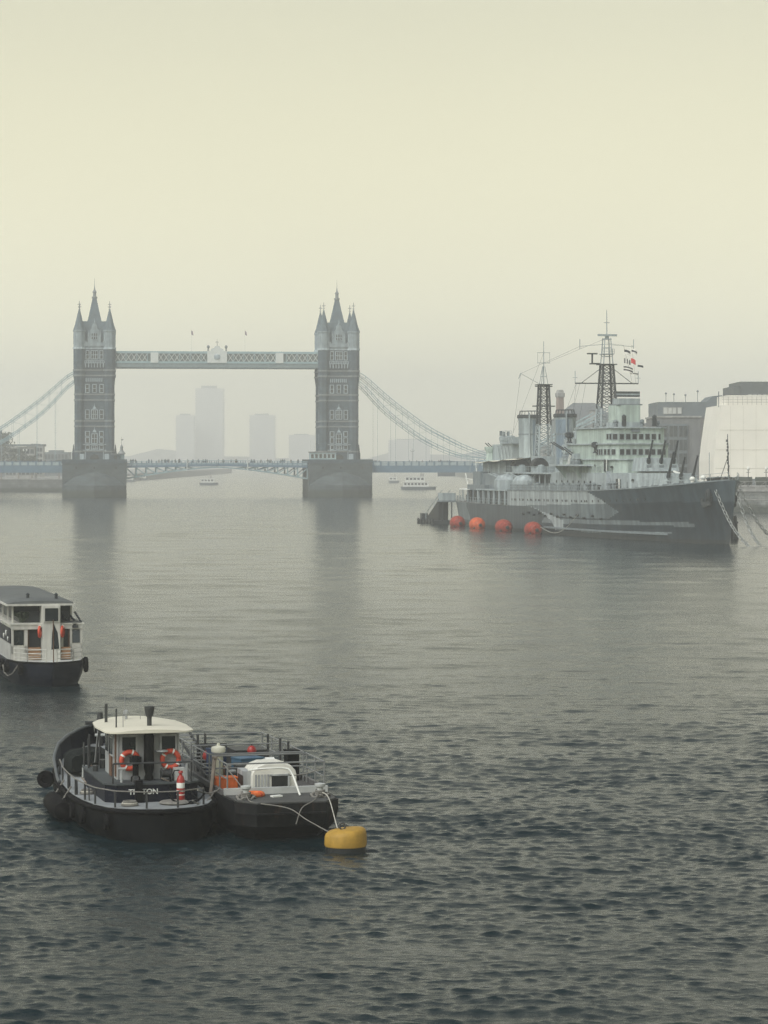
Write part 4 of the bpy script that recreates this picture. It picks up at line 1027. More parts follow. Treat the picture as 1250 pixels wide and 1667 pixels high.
# orange fender floats along the near side
ored = mat('faded_orange_float', (.32,.036,.016), .65, var=.3, scale=1.2, streak=.35, blots=(((.08,.05,.04), .6, 1.4, .3), ((.5,.2,.14), .66, 1.1, 1)))
ored2 = mat('bright_orange_float', (.6,.1,.022), .65, var=.25, scale=1.2, streak=.3, blots=(((.12,.06,.04), .62, 1.4, .3), ((.7,.32,.2), .66, 1.2, 1)))
for (px, py, rx, m, lab) in [(745,846,1.55,ored,'dull red fender float nearest the warship stern'),(777,849,1.6,ored2,'bright orange fender float, second from the warship stern'),(820,851,1.85,ored,'dull red fender float, second from the bow end of the row'),(868,856,1.75,ored,'red fender float at the bow end of the row, rope tied on')]:
    k = (px-625)/FPX; t_ = 10.6
    s = (k*(376-.23399*t_)-49.3+.97224*t_)/(-.23399-k*.97224); c = ws(s, t_, .55)
    f = thing('fender_float', lab, 'float', c, math.atan2(.97224,-.23399), 'orange floats along the warship side')
    prof = [(.1,-rx*1.15),(.75,-rx*1.08),(1.15,-rx*.8),(1.32,-rx*.3),(1.35,rx*.2),(1.28,rx*.6),(.95,rx*.95),(.5,rx*1.12),(.1,rx*1.15)]
    MB().lathe(prof,(0,0,.1),20,ax='X').build('body', m, f, smooth=40)
    for q in (-1,1): MB().lathe([(.12,-.2),(.3,-.1),(.3,.1),(.12,.2)],(q*rx*1.2,0,.1),8,ax='X').build('end_fitting', g_black, f)
    MB().lathe([(1.0,-rx*.9),(1.1,0),(1.0,rx*.9)],(0,.05,-.42),16,ax='X').build('waterline_weed', g_black, f)
pts = []
for i in range(13):
    f = i/12; a = P(880,858,427); b = P(940,838,414)
    p = a.lerp(b, f); p.z -= 2.0*math.sin(math.pi*f)*.9; p.z = max(p.z, .15); pts.append(p)
t_rope_w = mat('float_rope', (.3,.3,.27), .9)
o = MB().tube(pts,.055,6).build('mooring_rope', t_rope_w); tag(o, 'pale slack rope hanging from the red float to the warship side', 'rope')
# landing pontoon and boarding stair at the stern
t = thing('landing_pontoon', 'dark landing pontoon with boarding stair beside the warship stern', 'pontoon', ws(131, 8.6, 0), math.atan2(.97224,-.23399))
MB().box(-4,8.5,-1.9,1.9,-.4,.75).build('float_deck', g_dark, t)
MB().beam((6.2,0,.8),(-1.6,-1.2,5.4),1.6,.25).build('stair', g_dark, t)
for dy in (-.8,.8): MB().bar((6.2,dy,1.9),(-1.6,dy-1.2,6.5),.07).bar((6.2,dy,.8),(6.2,dy,1.9),.07).bar((2.3,dy-.6,3.1),(2.3,dy-.6,4.2),.07).build('stair_rail', g_light, t)
MB().add([(5.6,-.9,.76),(5.6,.6,.76),(-1.4,-1.6,.76),(-1.4,.2,.76),(-1.4,-1.6,4.9),(-1.4,.2,4.9),(5.6,-.9,1.0),(5.6,.6,1.0)],[(0,2,3,1),(2,4,5,3),(0,6,4,2),(1,3,5,7),(6,7,5,4),(0,1,7,6)]).build('stair_casing', g_black, t)
MB().box(-4.2,-.6,-2.6,.4,4.2,4.5).build('landing', g_mid, t); MB().box(-4.0,-.8,-2.4,.2,4.5,5.9).build('landing_screen', g_light, t)
for x, y in ((-4,-1.6),(-4,.2),(-1,-1.6),(-1,.2)): MB().bar((x,y,.7),(x,y,4.3),.12).build('landing_leg', g_dark, t)
for i in range(6): MB().lathe([(.3,-.15),(.55,-.12),(.55,.12),(.3,.15)],(-3.6+i*2.2,2.0,.5),12,ax='Y').build('tyre_fender', g_black, t)
for x in (7.6,6.9): MB().cbox((x,.9,1.3),(.8,1.2,1.2)).build('pontoon_locker', g_dark, t)
# anchor chains at the bow
def chain(a, b, lab, sag=1.2, L=.85):
    a, b = Vector(a), Vector(b); n = int((b-a).length/(L*.72)); mb = MB()
    pts = []
    for i in range(n+1):
        f = i/n; p = a.lerp(b, f); p.z -= sag*math.sin(math.pi*f); pts.append(p)
    for i, (p, q) in enumerate(zip(pts, pts[1:])):
        d = (q-p).normalized(); s1 = d.cross(Vector((0,0,1))).normalized(); s2 = d.cross(s1)
        e = s1 if i % 2 else s2; c = (p+q)/2
        ring = [c + d*math.cos(x)*L*.55 + e*math.sin(x)*L*.28 for x in np.linspace(0, 2*math.pi, 9)[:-1]]
        mb.tube(ring,.06,5,True)
    o = mb.build('anchor_chain', mat('chain_steel', (.3,.32,.31), .5, .2, var=.4, scale=2)); o['kind'] = 'stuff'; del o['kind']
    tag(o, lab, 'chain', 'anchor chains at the bow')
chain(ws(1.6,1.7,8.1), P(1220,890,370), 'left anchor chain, from the near side of the bow down to the water')
chain(ws(-1.6,-.2,8.3), P(1237,888,372), 'middle anchor chain running down from under the stem')
chain(ws(-2.0,-.5,8.7), P(1262,880,378), 'right anchor chain, running furthest out of frame from the stem')
t = thing('mooring_dolphin', 'dark timber mooring piles standing in the water just past the bow', 'piles', P(1192,872,420)*Vector((1,1,0)), 0) if False else thing('mooring_dolphin', 'dark timber mooring piles standing in the water just past the bow', 'piles', (P(1197,872,402).x, 402, 0))
for x0, x1, y in ((-.1,-.5,0),(.55,.0,.9),(-.5,-.6,-.6)): MB().bar((x0,y,-2),(x1,y*.4,3.6),.28,.24,8).build('pile', g_black, t)
MB().beam((-.9,-.3,2.6),(.4,.2,2.6),.3,.3).build('cross_beam', g_black, t)

# ------------------------------------------------------------------ tug alongside; x = metres forward of the stern, y = port, z up
t_black = mat('tug_black_paint', (.004,.005,.006), .6, var=.35, scale=1.5, spec=.12, blots=(((.012,.008,.006), .62, 2.2, .2), ((.011,.012,.012), .66, 5, .5)))
t_navy = mat('tug_navy_paint', (.006,.008,.016), .5, var=.25, scale=1.5, spec=.2)
t_deck = mat('tug_grey_deck', (.24,.26,.27), .75, var=.22, scale=1.6, bump=.2)
t_white = mat('tug_white_paint', (.40,.42,.42), .55, var=.16, scale=1.3, streak=.3, blots=(((.2,.15,.11), .68, 3.5, .12),))
t_roof = mat('cream_roof_paint', (.6,.58,.48), .65, var=.08, scale=1.2, blots=(((.42,.38,.3), .62, 2.5, 1),))
t_tarp = mat('black_tarpaulin', (.009,.012,.012), .8, var=.35, scale=2.2, bump=.5, spec=.15)
t_rubber = mat('black_rubber', (.006,.006,.007), .8, var=.3, scale=3, spec=.1)
t_red = mat('signal_red', (.3,.022,.018), .45, var=.2, scale=3)
t_ring = mat('lifebuoy_orange', (.5,.065,.03), .6, var=.15, scale=4)
t_orange = mat('bright_orange', (.6,.13,.025), .6, var=.15, scale=4)
t_brown = mat('brown_varnish', (.11,.055,.03), .5, var=.25, scale=2)
t_steel = mat('galvanised_pipe', (.2,.21,.21), .5, .2, var=.2, scale=3)
t_dsteel = mat('dark_pipe', (.04,.043,.045), .5, .2, var=.3, scale=3)
t_rope = mat('weathered_rope', (.17,.165,.15), .9, var=.25, scale=6)
t_rope_pale = mat('pale_rope', (.42,.41,.36), .9, var=.2, scale=6)
t_wood = mat('grey_timber', (.2,.17,.14), .85, var=.3, scale=3)
t_skyl = mat('pale_hatch_paint', (.42,.44,.43), .55, var=.12, scale=2)
def rope(pts, lab, r=.03, m=None, sag=0, n=14, cat='rope', name='mooring_rope', group=None):
    if len(pts) == 2:
        a, b = Vector(pts[0]), Vector(pts[1]); pts = []
        for i in range(n+1):
            f = i/n; p = a.lerp(b, f); p.z -= 4*sag*f*(1-f); pts.append(p)
    if len(pts) < 9:      # round the corners
        V_ = [Vector(p) for p in pts]; V_ = [V_[0]*2-V_[1]] + V_ + [V_[-1]*2-V_[-2]]; pts = []
        for i in range(1, len(V_)-2):
            a, b, c, d_ = V_[i-1:i+3]
            for k in range(7):
                u = k/7; pts.append(.5*((2*b)+(c-a)*u+(2*a-5*b+4*c-d_)*u*u+(3*b-a-3*c+d_)*u**3))
        pts.append(V_[-2])
    return tag(MB().tube(pts, r, 6).build(name, m or t_rope, smooth=60), lab, cat, group)

TA = R(104.5)
TUG = thing('tug_boat', 'small black tug with white wheelhouse and cream roof, moored beside the barge', 'tug boat', (-6.95, 83.2, 0), TA)
def tw_(x, y, z): return Vector((-6.95 + x*math.cos(TA) - y*math.sin(TA), 83.2 + x*math.sin(TA) + y*math.cos(TA), z))
TX = [0,.18,.55,1.1,2,3.5,5.5,8,10,11.6,12.8,13.6,14.15,14.3]
TB = [.05,.85,1.35,1.72,2.02,2.22,2.32,2.32,2.15,1.75,1.2,.72,.28,.05]
tb = lambda x: float(np.interp(x, TX, TB))
tz = lambda x: float(np.interp(x, [0,5,8,11,14.3],[.98,.92,1.0,1.3,1.6]))
def tug_hull():
    xs = sorted(set(list(np.linspace(0,2,14))+list(np.linspace(2,12,21))+list(np.linspace(12,14.3,12))))
    rings = []
    for x in xs:
        b, z = tb(x), tz(x); k = .82 if x > 9 else .9
        xs_ = x + (.55 if x > 13 else 0)*0
        rings.append([(x,-b,z),(x,-b*1.03,z*.55),(x,-b*k,-.05),(x,-b*.5,-.8),(x,b*.5,-.8),(x,b*k,-.05),(x,b*1.03,z*.55),(x,b,z)])
    MB().loft(rings, True, True).build('hull', t_black, TUG, smooth=40)
    ins = [[(x,-b,z),(x,b,z),(x,b,z+.02),(x,-b,z+.02)] for x, b, z in [(x, max(.02,tb(x)-.1), tz(x)+.012) for x in xs if x < 14.1]]
    MB().loft(ins).build('deck', t_deck, TUG)
    sd = [(x, tb(x), tz(x)-.06) for x in xs]; full = sd + [(x,-y,z) for x,y,z in reversed(sd)]
    MB().tube(full, .09, 8, True).build('rubbing_strake', t_rubber, TUG, smooth=60)
    # high bow bulwark
    bx_ = np.linspace(7.6, 14.25, 24)
    zt = lambda x: float(np.interp(x,[7.6,8.3,9.3,10.6,12.5,14.3],[1.02,1.12,1.38,1.72,2.05,2.28]))
    def wall(sgn):
        rg = []
        for x in bx_:
            b = tb(x); h = zt(x); fl = .16*(h-tz(x))
            rg.append([(x, sgn*b, tz(x)-.05),(x+fl*.5, sgn*(b+fl), h),(x+fl*.5, sgn*(b+fl-.07), h),(x, sgn*(b-.07), tz(x)-.05)])
        return rg
    bw = MB(); bw.loft(wall(1)); bw.build('bulwark', t_navy, TUG); bw = MB(); bw.loft(wall(-1)); bw.build('bulwark', t_navy, TUG)
    for sgn in (1,-1):
        MB().tube([(x+.08*(zt(x)-tz(x)), sgn*(tb(x)+.16*(zt(x)-tz(x))-.035), zt(x)+.02) for x in bx_], .06, 6).build('cap_rail', mat('worn_cap_rail', (.1,.11,.115), .5), TUG)
    MB().bar((14.25,0,-.2),(14.35,0,2.4),.12).build('stem_post', t_black, TUG)
tug_hull()
MB().lathe([(.13,1.6),(.13,2.3),(.2,2.35),(.2,2.45),(.12,2.5),(.1,2.8)],(13.75,0,0),10).bar((13.75,-.55,2.42),(13.75,.55,2.42),.07,n=8).build('bow_bitts', t_dsteel, TUG)
MB().bar((13.0,-.25,1.5),(13.0,-.25,2.2),.05).bar((13.0,.15,1.5),(13.0,.15,2.2),.05).bar((12.95,-.35,2.05),(12.95,.3,2.05),.05).build('towing_bollard', t_skyl, TUG)
# engine casing and wheelhouse
def chamfer(x0,x1,hw,c): return half([(x0,hw-c),(x0+c,hw),(x1-c,hw),(x1,hw-c)])
MB().prism(chamfer(2.0,7.4,1.52,.35), .92, 1.55).build('engine_casing', t_navy, TUG)
MB().prism(chamfer(1.95,7.45,1.57,.36), 1.55, 1.61).build('casing_top', mat('casing_top_grey', (.05,.06,.065), .6, var=.25), TUG)
wh = MB().prism(half([(3.0,1.02),(5.6,1.02),(6.1,.7)]), 1.6, 3.2).build('wheelhouse', t_white, TUG)
# panel beads on the aft face
for y in (-1.0,-.42,.36,1.0): MB().box(2.975,3.005,y-.02,y+.02,1.62,3.18).build('panel_bead', t_white, wh)
for y0 in (-.9+.02, .42-.0):
    f = MB().box(2.93,3.01,y0-.06,y0+.5,2.5,3.07).build('window', t_white, wh); MB().box(2.915,2.99,y0,y0+.44,2.57,3.0).build('pane', win_glass, f)
for x0 in (3.5,4.5):
    f = MB().box(x0,x0+.7,1.01,1.08,2.3,3.05).build('window', t_white, wh); MB().box(x0+.08,x0+.62,1.06,1.10,2.38,2.97).build('pane', win_glass, f)
d = MB().box(3.95,4.42,1.0,1.07,1.62,3.0).build('door', t_brown, wh); MB().box(4.02,4.35,1.06,1.09,2.35,2.9).build('pane', win_glass, d)
MB().box(3.12,3.3,1.01,1.06,1.7,3.1).build('door_jamb', t_brown, wh)
rf = MB(); rg = []
RX = [2.35,2.5,2.75,4.5,5.9,6.7,7.0]; RW = [1.1,1.33,1.45,1.52,1.4,1.1,.7]
for x, hw in zip(RX, RW):
    rg.append([(x, y*hw, 3.22+.13*(1-y*y)*min(1,(x-2.1)*2, (7.3-x)*1.4)) for y in np.linspace(-1,1,11)] + [(x, y*hw, 3.17) for y in np.linspace(1,-1,11)])
rf.loft(rg).build('roof', t_roof, TUG, smooth=35)
# roof fittings
MB().lathe([(.08,3.35),(.08,3.62),(.13,3.68),(.17,3.9),(.17,3.98),(.02,4.0)],(3.05,-.05,0),10).build('roof_vent', t_dsteel, TUG)
for x, y, h, r_ in ((3.3,1.0,.5,.025),(3.15,.8,.42,.012),(5.2,1.05,.5,.05),(5.0,.45,.95,.01),(5.2,-.1,.5,.01)): MB().bar((x,y,3.25),(x,y,3.4+h),r_).build('aerial', t_dsteel if r_ > .02 else t_steel, TUG)
MB().lathe([(.05,3.3),(.05,3.5),(.09,3.52),(.09,3.62),(.03,3.66)],(5.4,.35,0),8).build('roof_light', t_white, TUG)
MB().lathe([(.15,1.6),(.15,1.7),(.12,1.8),(.17,2.0),(.17,3.05),(.13,3.14)],(2.72,0.02,0),14).build('exhaust_stack', t_black, TUG, smooth=40)
def lifebuoy(y, z, x=2.9):
    ring = [(x, y+.27*math.cos(a), z+.27*math.sin(a)) for a in np.linspace(0,2*math.pi,25)[:-1]]
    return ring
for y, lab in ((.62,'orange-red lifebuoy with white bands left of the exhaust on the wheelhouse'),(-.72,'orange-red lifebuoy right of the exhaust, under the small shelf')):
    o = thing('lifebuoy', lab, 'lifebuoy', tw_(2.88,y,2.25), TA, 'lifebuoys on the tug wheelhouse')
    MB().tube([(0, .27*math.cos(a), .27*math.sin(a)) for a in np.linspace(0,2*math.pi,25)[:-1]], .085, 10, True).build('ring', t_ring, o, smooth=60)
    for a in (.6,1.9,3.7,5.3): MB().tube([(0,.27*math.cos(a+e),.27*math.sin(a+e)) for e in (-.1,0,.1)], .092, 10).build('white_band', g_white, o, smooth=60)
MB().lathe([(.02,2.48),(.2,2.52),(.2,2.56),(.02,2.57)],(2.8,-.42,0),14).build('lamp_shelf', t_white, TUG)
# name on the casing
def text_mesh(body, size, m, name, parent, loc, rot, ext=.006):
    cu = bpy.data.curves.new('txt','FONT'); cu.body = body; cu.size = size; cu.extrude = ext; cu.align_x = 'CENTER'; cu.offset = size*.02
    ob = bpy.data.objects.new('txt', cu); COL.objects.link(ob)
    bpy.context.view_layer.update()
    me = bpy.data.meshes.new_from_object(ob.evaluated_get(bpy.context.evaluated_depsgraph_get()))
    bpy.data.objects.remove(ob); me.materials.clear(); me.materials.append(m)
    o = put(name, me, parent, loc=loc); o.rotation_euler = rot; return o
text_mesh('TEUTON', .24, g_white, 'name_lettering', TUG, (1.985,.32,1.25), (R(90),0,R(-90)))
# deck gear
MB().lathe([(.16,1.6),(.16,1.75),(.1,1.8),(.1,2.15),(.2,2.2),(.2,2.4),(.05,2.45)],(2.45,.5,0),10).cbox((1.86,.495,1.38),(.2,.235,.66)).build('towing_post', t_black, TUG)
for dz, r_ in ((0,.0),(.28,.1)): MB().lathe([(.1,-.1),(.19,-.08),(.19,.08),(.1,.1)],(2.25,.5+r_*.3,1.35+dz),10,ax='Y').build('rope_drum', t_dsteel, TUG)
MB().lathe([(.2,-.16),(.2,-.12),(.12,-.12),(.12,.12),(.2,.12),(.2,.16)],(2.5,-.5,1.82),14,ax='Y').build('hose_reel', t_dsteel, TUG)
MB().cbox((2.6,-.95,1.8),(.35,.35,.4)).build('battery_box', t_skyl, TUG)
MB().bar((2.3,.98,1.6),(2.3,.98,2.05),.04).bar((2.3,.86,2.05),(2.3,1.1,2.05),.04).build('mooring_pin', t_white, TUG)
MB().bar((2.3,-1.15,1.6),(2.3,-1.15,2.2),.04).bar((2.3,-1.28,2.2),(2.3,-1.02,2.2),.04).build('mooring_pin', t_white, TUG)
MB().path([(2.05,1.3,1.6),(2.0,1.3,2.25),(1.98,-1.25,2.25),(2.05,-1.25,1.6)],.03,8).build('towing_hoop', t_dsteel, TUG)
e = thing('fire_extinguisher', 'tall red fire extinguisher with white label on the tug stern deck', 'extinguisher', tw_(1.55,-.82,1.0), TA)
MB().lathe([(.12,0),(.13,.06),(.13,.72),(.09,.84),(.05,.88),(.05,.94),(.08,.96),(.06,1.02)],n=14).build('cylinder', t_red, e, smooth=40)
for z0, z1 in ((.47,.64),(.36,.4),(.24,.27)): MB().lathe([(.133,z0),(.134,z0+.01),(.134,z1-.01),(.133,z1)],n=14).build('label_band', g_white, e, smooth=40)
MB().tube([(0,.04,1.04),(0,.2,1.03),(0,.26,.9),(0,.24,.7)],.022,6).build('hose', t_black, e, smooth=60)
MB().lathe([(.1,1.02),(.42,1.0),(.5,1.05),(.42,1.1),(.1,1.08)],(1.25,-.55,0),16).build('rope_coil', t_rope, TUG)
# foredeck: hatch with pale lids, tarpaulin bundle, fittings
MB().prism([(6.6,.35),(9.6,.35),(9.6,1.35),(6.6,1.5)], 1.0, 1.42).build('fore_hatch', t_skyl, TUG)
for x0, x1 in ((6.75,7.5),(7.65,8.4),(8.55,9.4)): MB().cbox(((x0+x1)/2,.92,1.47),(x1-x0,.95,.08)).build('hatch_lid', t_deck, TUG)
MB().beam((6.7,.3,1.55),(9.7,.3,1.55),.12,.16).build('hatch_coaming', t_black, TUG)
rg = []
for i in range(9):
    f = i/8; x = 8.4+2.1*f; hw = .85-.25*abs(f-.45); h = .72*(1-.3*abs(f-.4)**1.4)+.06*math.sin(i*2.3)
    rg.append([(x+random.uniform(-.04,.04), 1.05+hw*math.cos(a)+random.uniform(-.03,.03), 1.25+h*max(0,math.sin(a))**.35+random.uniform(-.05,.05)) for a in np.linspace(0,math.pi,12)])
o = tag(MB().loft(rg).build('tarpaulin_bundle', t_tarp, None, smooth=55), 'large gear bundle under a black tarpaulin on the tug foredeck', 'tarpaulin'); o.location = (-6.95,83.2,0); o.rotation_euler = (0,0,TA)
MB().cbox((7.6,-.75,1.6),(.5,.5,.9)).build('deck_winch', t_dsteel, TUG)
MB().lathe([(.1,1.0),(.1,1.3),(.3,1.3),(.3,1.6),(.1,1.6)],(7.0,.2,.1),10).build('capstan', t_dsteel, TUG)
MB().bar((7.3,-.3,1.3),(7.2,-.3,2.3),.05).bar((7.1,-.65,1.3),(7.0,-.6,2.4),.05).build('davit', t_dsteel, TUG)
f = thing('float_buoy', 'small red and white marker float hung beside the tug wheelhouse', 'float', tw_(7.6,.15,2.05), TA)
MB().lathe([(.02,-.3),(.14,-.15),(.2,.05),(.17,.2)],n=10).build('red_cone', t_red, f, smooth=40); MB().lathe([(.17,.2),(.14,.3),(.02,.34)],n=10).build('white_cap', g_white, f, smooth=40)
# loose gear about the decks
for i in range(14):
    x, y = random.uniform(6.3,8.6), random.uniform(-.9,.75); s_ = random.uniform(.16,.4)
    MB().cbox((x,y,1.62+s_*.5 if x < 7.4 else 1.3+s_*.5),(s_,s_*random.uniform(.5,1.2),s_),random.random()*3).build(random.choice(('gear_box','fish_box','tool_box')), random.choice((t_black,t_dsteel,t_tarp,t_brown,t_dsteel)), TUG)
for x, y, h in ((6.5,1.45,1.1),(6.95,1.35,1.2),(7.3,.95,1.3),(7.2,1.5,.9),(8.3,.2,1.0)): MB().bar((x,y,1.2),(x+.05,y,1.5+h),.035).build('deck_pole', t_dsteel, TUG)
for x, y, r_ in ((8.1,-1.4,.3),(1.15,.9,.26),(4.8,1.75,.22),(10.9,-.7,.28)):
    for k in range(3): MB().tube([(x+(r_-.03*k)*math.cos(a), y+(r_-.03*k)*math.sin(a), tz(x)+.07+.05*k) for a in np.linspace(0,2*math.pi,17)[:-1]],.032,5,True).build('rope_coil', t_rope if k != 1 else t_rope_pale, TUG)
for x0, y0, x1, y1, z1, r_, m_ in ((6.9,1.62,5.2,1.72,1.28,.03,t_wood),(6.6,1.2,6.4,1.12,2.9,.025,t_dsteel),(6.3,1.3,6.25,1.2,2.7,.02,t_steel),(6.8,-1.1,6.7,-1.0,2.8,.03,t_dsteel),(2.4,-1.35,2.2,-.3,1.72,.025,t_wood)): MB().bar((x0,y0,1.25 if z1 < 2 else 1.5),(x1,y1,z1),r_).build('boat_hook', m_, TUG)
for x, y, s_, m_ in ((6.45,.95,.32,t_dsteel),(6.3,1.25,.24,t_black),(7.1,1.2,.2,t_brown),(5.6,1.35,.22,t_dsteel)): MB().lathe([(s_*.4,0),(s_*.5,s_*.9),(s_*.46,s_*.95)],(x,y,1.6 if x < 7 else 1.45),10).build('bucket', m_, TUG)
MB().tube([(8.9,.9,1.55),(8.5,1.3,1.6),(8.0,1.2,1.55),(7.6,.6,1.55),(7.2,.5,1.6),(6.9,.8,1.62)],.05,7).build('hose', t_black, TUG, smooth=60)
MB().tube([(2.6,-1.2,1.66),(2.3,-.9,1.66),(2.05,-1.1,1.6),(1.9,-1.2,1.3),(1.5,-1.4,1.06),(1.0,-1.1,1.03),(1.3,-.4,1.03)],.035,7).build('hose', t_black, TUG, smooth=60)
for x in (.9,2.6,4.0,5.4,6.8): MB().lathe([(.12,-.06),(.26,-.07),(.28,0),(.26,.07),(.12,.06)],(x,tb(x)+.1,.55),14,ax='Y').build('tyre_fender', t_rubber, TUG)
# stanchions and rail wire round the deck edge
st = [(9.0,1),(7.6,1),(6.2,1),(4.7,1),(3.2,1),(2.0,1),(.85,1),(.25,.62),(.25,-.62),(.9,-1)]
tops = []
for x, sgn in st:
    b = (tb(x)-.14)*sgn; p = Vector((x, b, tz(x))); q = p+Vector((0,0,.55)); tops.append(q)
    MB().bar(p, q, .035).build('stanchion', t_dsteel, TUG)
MB().tube([tops[0]+Vector((.8,-.1,-.1))]+[q for q in tops], .022, 6).build('rail_wire', t_rope, TUG)
for x in (6.2,4.7,2.9): MB().beam((x,tb(x)-.2,tz(x)),(x+.25,tb(x)-.22,tz(x)+.5),.05,.03).build('rail_strut', t_dsteel, TUG)
# fenders on the port bow
def tyre(loc, rz, lab, R0=.3, grp='tyre fenders on the boats'):
    o = thing('tyre', lab, 'tyre', loc, rz, grp)
    MB().lathe([(R0*.55,-.09),(R0*.9,-.1),(R0,-.06),(R0,.06),(R0*.9,.1),(R0*.55,.09),(R0*.5,0)],n=20,ax='Y').build('tread', t_rubber, o, smooth=50)
    return o
tyre(tw_(9.3,2.55,.95), TA+R(62), 'old black tyre hung outboard on the tug port bow')
c0 = tw_(6.2,2.55,.42)
o = thing('cylinder_fender', 'fat black rubber fender slung along the tug port side', 'fender', c0, TA)
MB().lathe([(.1,-1.5),(.28,-1.42),(.34,-1.1),(.34,1.1),(.28,1.42),(.1,1.5)],n=14,ax='X').build('body', t_rubber, o, smooth=40)
MB().bar((-.9,0,.2),(-.9,-.35,.75),.03).bar((.9,0,.2),(.9,-.35,.75),.03).build('sling', t_rope, o)

# ------------------------------------------------------------------ work barge
BA = R(105)
BOX = (-2.88, 83.75)
BG = thing('work_barge', 'dark open work barge with pipe railings, white engine box and cluttered deck', 'barge', (*BOX, 0), BA)
def bw_(x, y, z): return Vector((BOX[0] + x*math.cos(BA) - y*math.sin(BA), BOX[1] + x*math.sin(BA) + y*math.cos(BA), z))
b_hull = mat('barge_dark_paint', (.014,.015,.016), .65, var=.3, scale=1.2, streak=.3, spec=.15, blots=(((.05,.028,.018), .6, 2.0, .2), ((.035,.035,.033), .64, 4, .4)))
plan = [(0.15,1.15),(.9,1.7),(3,1.82),(12,1.8),(13.5,1.2)]
def bring(zf, z, dx=0): return [(x+(dx if i < 2 or i > 7 else 0), y*zf, z) for i, (x, y) in enumerate(half(plan))]
rg = []
for z, k, dx in ((-.7,.75,1.6),(.05,.9,.75),(.35,.97,.2),(.75,1.0,.02),(1.1,1.0,0)):
    rg.append([(max(x, 0) + (dx if x < 1.5 else 0), y*k, z) for x, y in half(plan)])
MB().loft(rg).build('hull', b_hull, BG)
MB().prism(half([(2.6,1.68),(11.9,1.66),(13.2,1.1)]), 1.1, 1.13).build('deck', mat('barge_deck', (.07,.07,.068), .85, var=.3, scale=1.4), BG)
MB().prism(half([(.2,1.1),(.95,1.62),(2.4,1.7)]), 1.1, 1.14).build('fore_deck', mat('barge_fore_deck', (.06,.062,.06), .8, var=.25, scale=1.4), BG)
MB().box(2.4,2.62,-1.72,1.72,1.12,1.34).build('coaming', t_skyl, BG)
for sg in (1,-1): MB().beam((2.6,sg*1.74,1.2),(12,sg*1.72,1.2),.1,.16).build('gunwale', mat('gunwale_steel', (.12,.12,.12), .5, var=.3), BG)
MB().beam((.14,-1.12,.78),(.14,1.12,.78),.06,.06).build('bow_knuckle', b_hull, BG)
for i in range(20):
    x, y = random.uniform(6.0,11.4), random.uniform(-1.4,1.0); s_ = random.uniform(.16,.42)
    MB().cbox((x,y,1.13+s_*.45),(s_*random.uniform(.7,1.4),s_,s_*.9),random.random()*3).build(random.choice(('gear_box','tool_box','spare_part')), random.choice((t_black,t_dsteel,t_brown,t_tarp,t_skyl)), BG)
for k in range(4): MB().tube([(8.8+.3*math.cos(a)+.2*k,.6+.24*math.sin(a)-.3*k,1.2+.05*k) for a in np.linspace(0,2*math.pi,15)[:-1]],.04,5,True).build('rope_coil', t_rope, BG)
# pipe railings
def pipe_rail(x0, x1, y, zs, nm='railing', n=3, m=t_steel, drop=0):
    mb = MB(); h = zs[-1]
    for i in range(n+1): x = x0+(x1-x0)*i/n; mb.bar((x,y,1.15),(x,y,1.15+h),.028)
    for z in zs: mb.bar((x0,y,1.15+z),(x1,y,1.15+z),.026)
    mb.build(nm, m, BG)
for sg in (-1,1):
    pipe_rail(2.5,5.0,sg*1.62,(.5,.98), n=2); pipe_rail(5.5,8.3,sg*1.62,(.5,.98), n=2); pipe_rail(8.8,12.0,sg*1.62,(.5,.98), n=2)
def cross_rail(x, zs, m=t_steel):
    mb = MB()
    for z in zs: mb.bar((x,-1.62,1.15+z),(x,1.62,1.15+z),.026)
    mb.build('cross_rail', m, BG)
cross_rail(2.5,(.98,)); cross_rail(5.0,(.98,)); cross_rail(5.5,(.5,.98)); cross_rail(8.3,(.98,)); cross_rail(12,(.98,),)
for x, y, h in ((7.2,-1.2,1.3),(9.6,-1.3,1.2),(6.6,-1.35,1.25),(9.4,1.0,1.3),(9.2,1.3,1.3)): MB().bar((x,y,1.13),(x,y,1.13+h),.045).build('deck_post', t_dsteel, BG)
# stepped gangway on the tug side
for sg in (0,1): MB().beam((6.2,1.1+sg*.5,1.3),(11.8,1.1+sg*.5,2.2),.05,.12).build('gangway_side', t_dsteel, BG)
for i in range(12): MB().cbox((6.4+i*.46,1.35,1.33+i*.075),(.22,.48,.03)).build('gangway_tread', t_steel, BG)
# white engine box with rounded top
eb = thing('engine_box', 'white boxy engine housing with ribbed rounded top on the barge', 'engine box', bw_(3.55,-.05,1.14), BA)
eb.scale = (.95, .8, .86)
prof = [(-.95,0),(.95,0),(.95,.62),(.9,.78),(.72,.96),(.4,1.06),(-.4,1.06),(-.72,.96),(-.9,.78),(-.95,.62)]
MB().loft([[(-.62,y*.96,z*.98) for y,z in prof],[(-.55,y,z) for y,z in prof],[(.75,y,z) for y,z in prof],[(.82,y*.96,z*.98) for y,z in prof]]).build('housing', mat('engine_box_paint', (.66,.66,.6), .5, var=.08, scale=1.5), eb)
for x in (-.3,.0,.3,.6): MB().loft([[(x+d,y*1.012,z*1.012) for y,z in prof[2:]] for d in (0,.03)]).build('rib', mat('engine_box_rib', (.6,.6,.55), .5), eb)
MB().box(-.66,-.58,-.55,.12,.08,.6).build('opening', g_black, eb); MB().box(-.7,-.6,-.62,-.55,.0,.66).build('jamb', t_white, eb); MB().box(-.7,-.6,-.62,.2,.6,.66).build('lintel', t_white, eb)
MB().box(-.45,.6,.95,1.25,.02,.78).build('side_locker', t_white, eb)
for i in range(5): MB().box(-.64,-.61,.22+i*.13,.3+i*.13,.06,.66).build('vent_slat', t_white, eb)
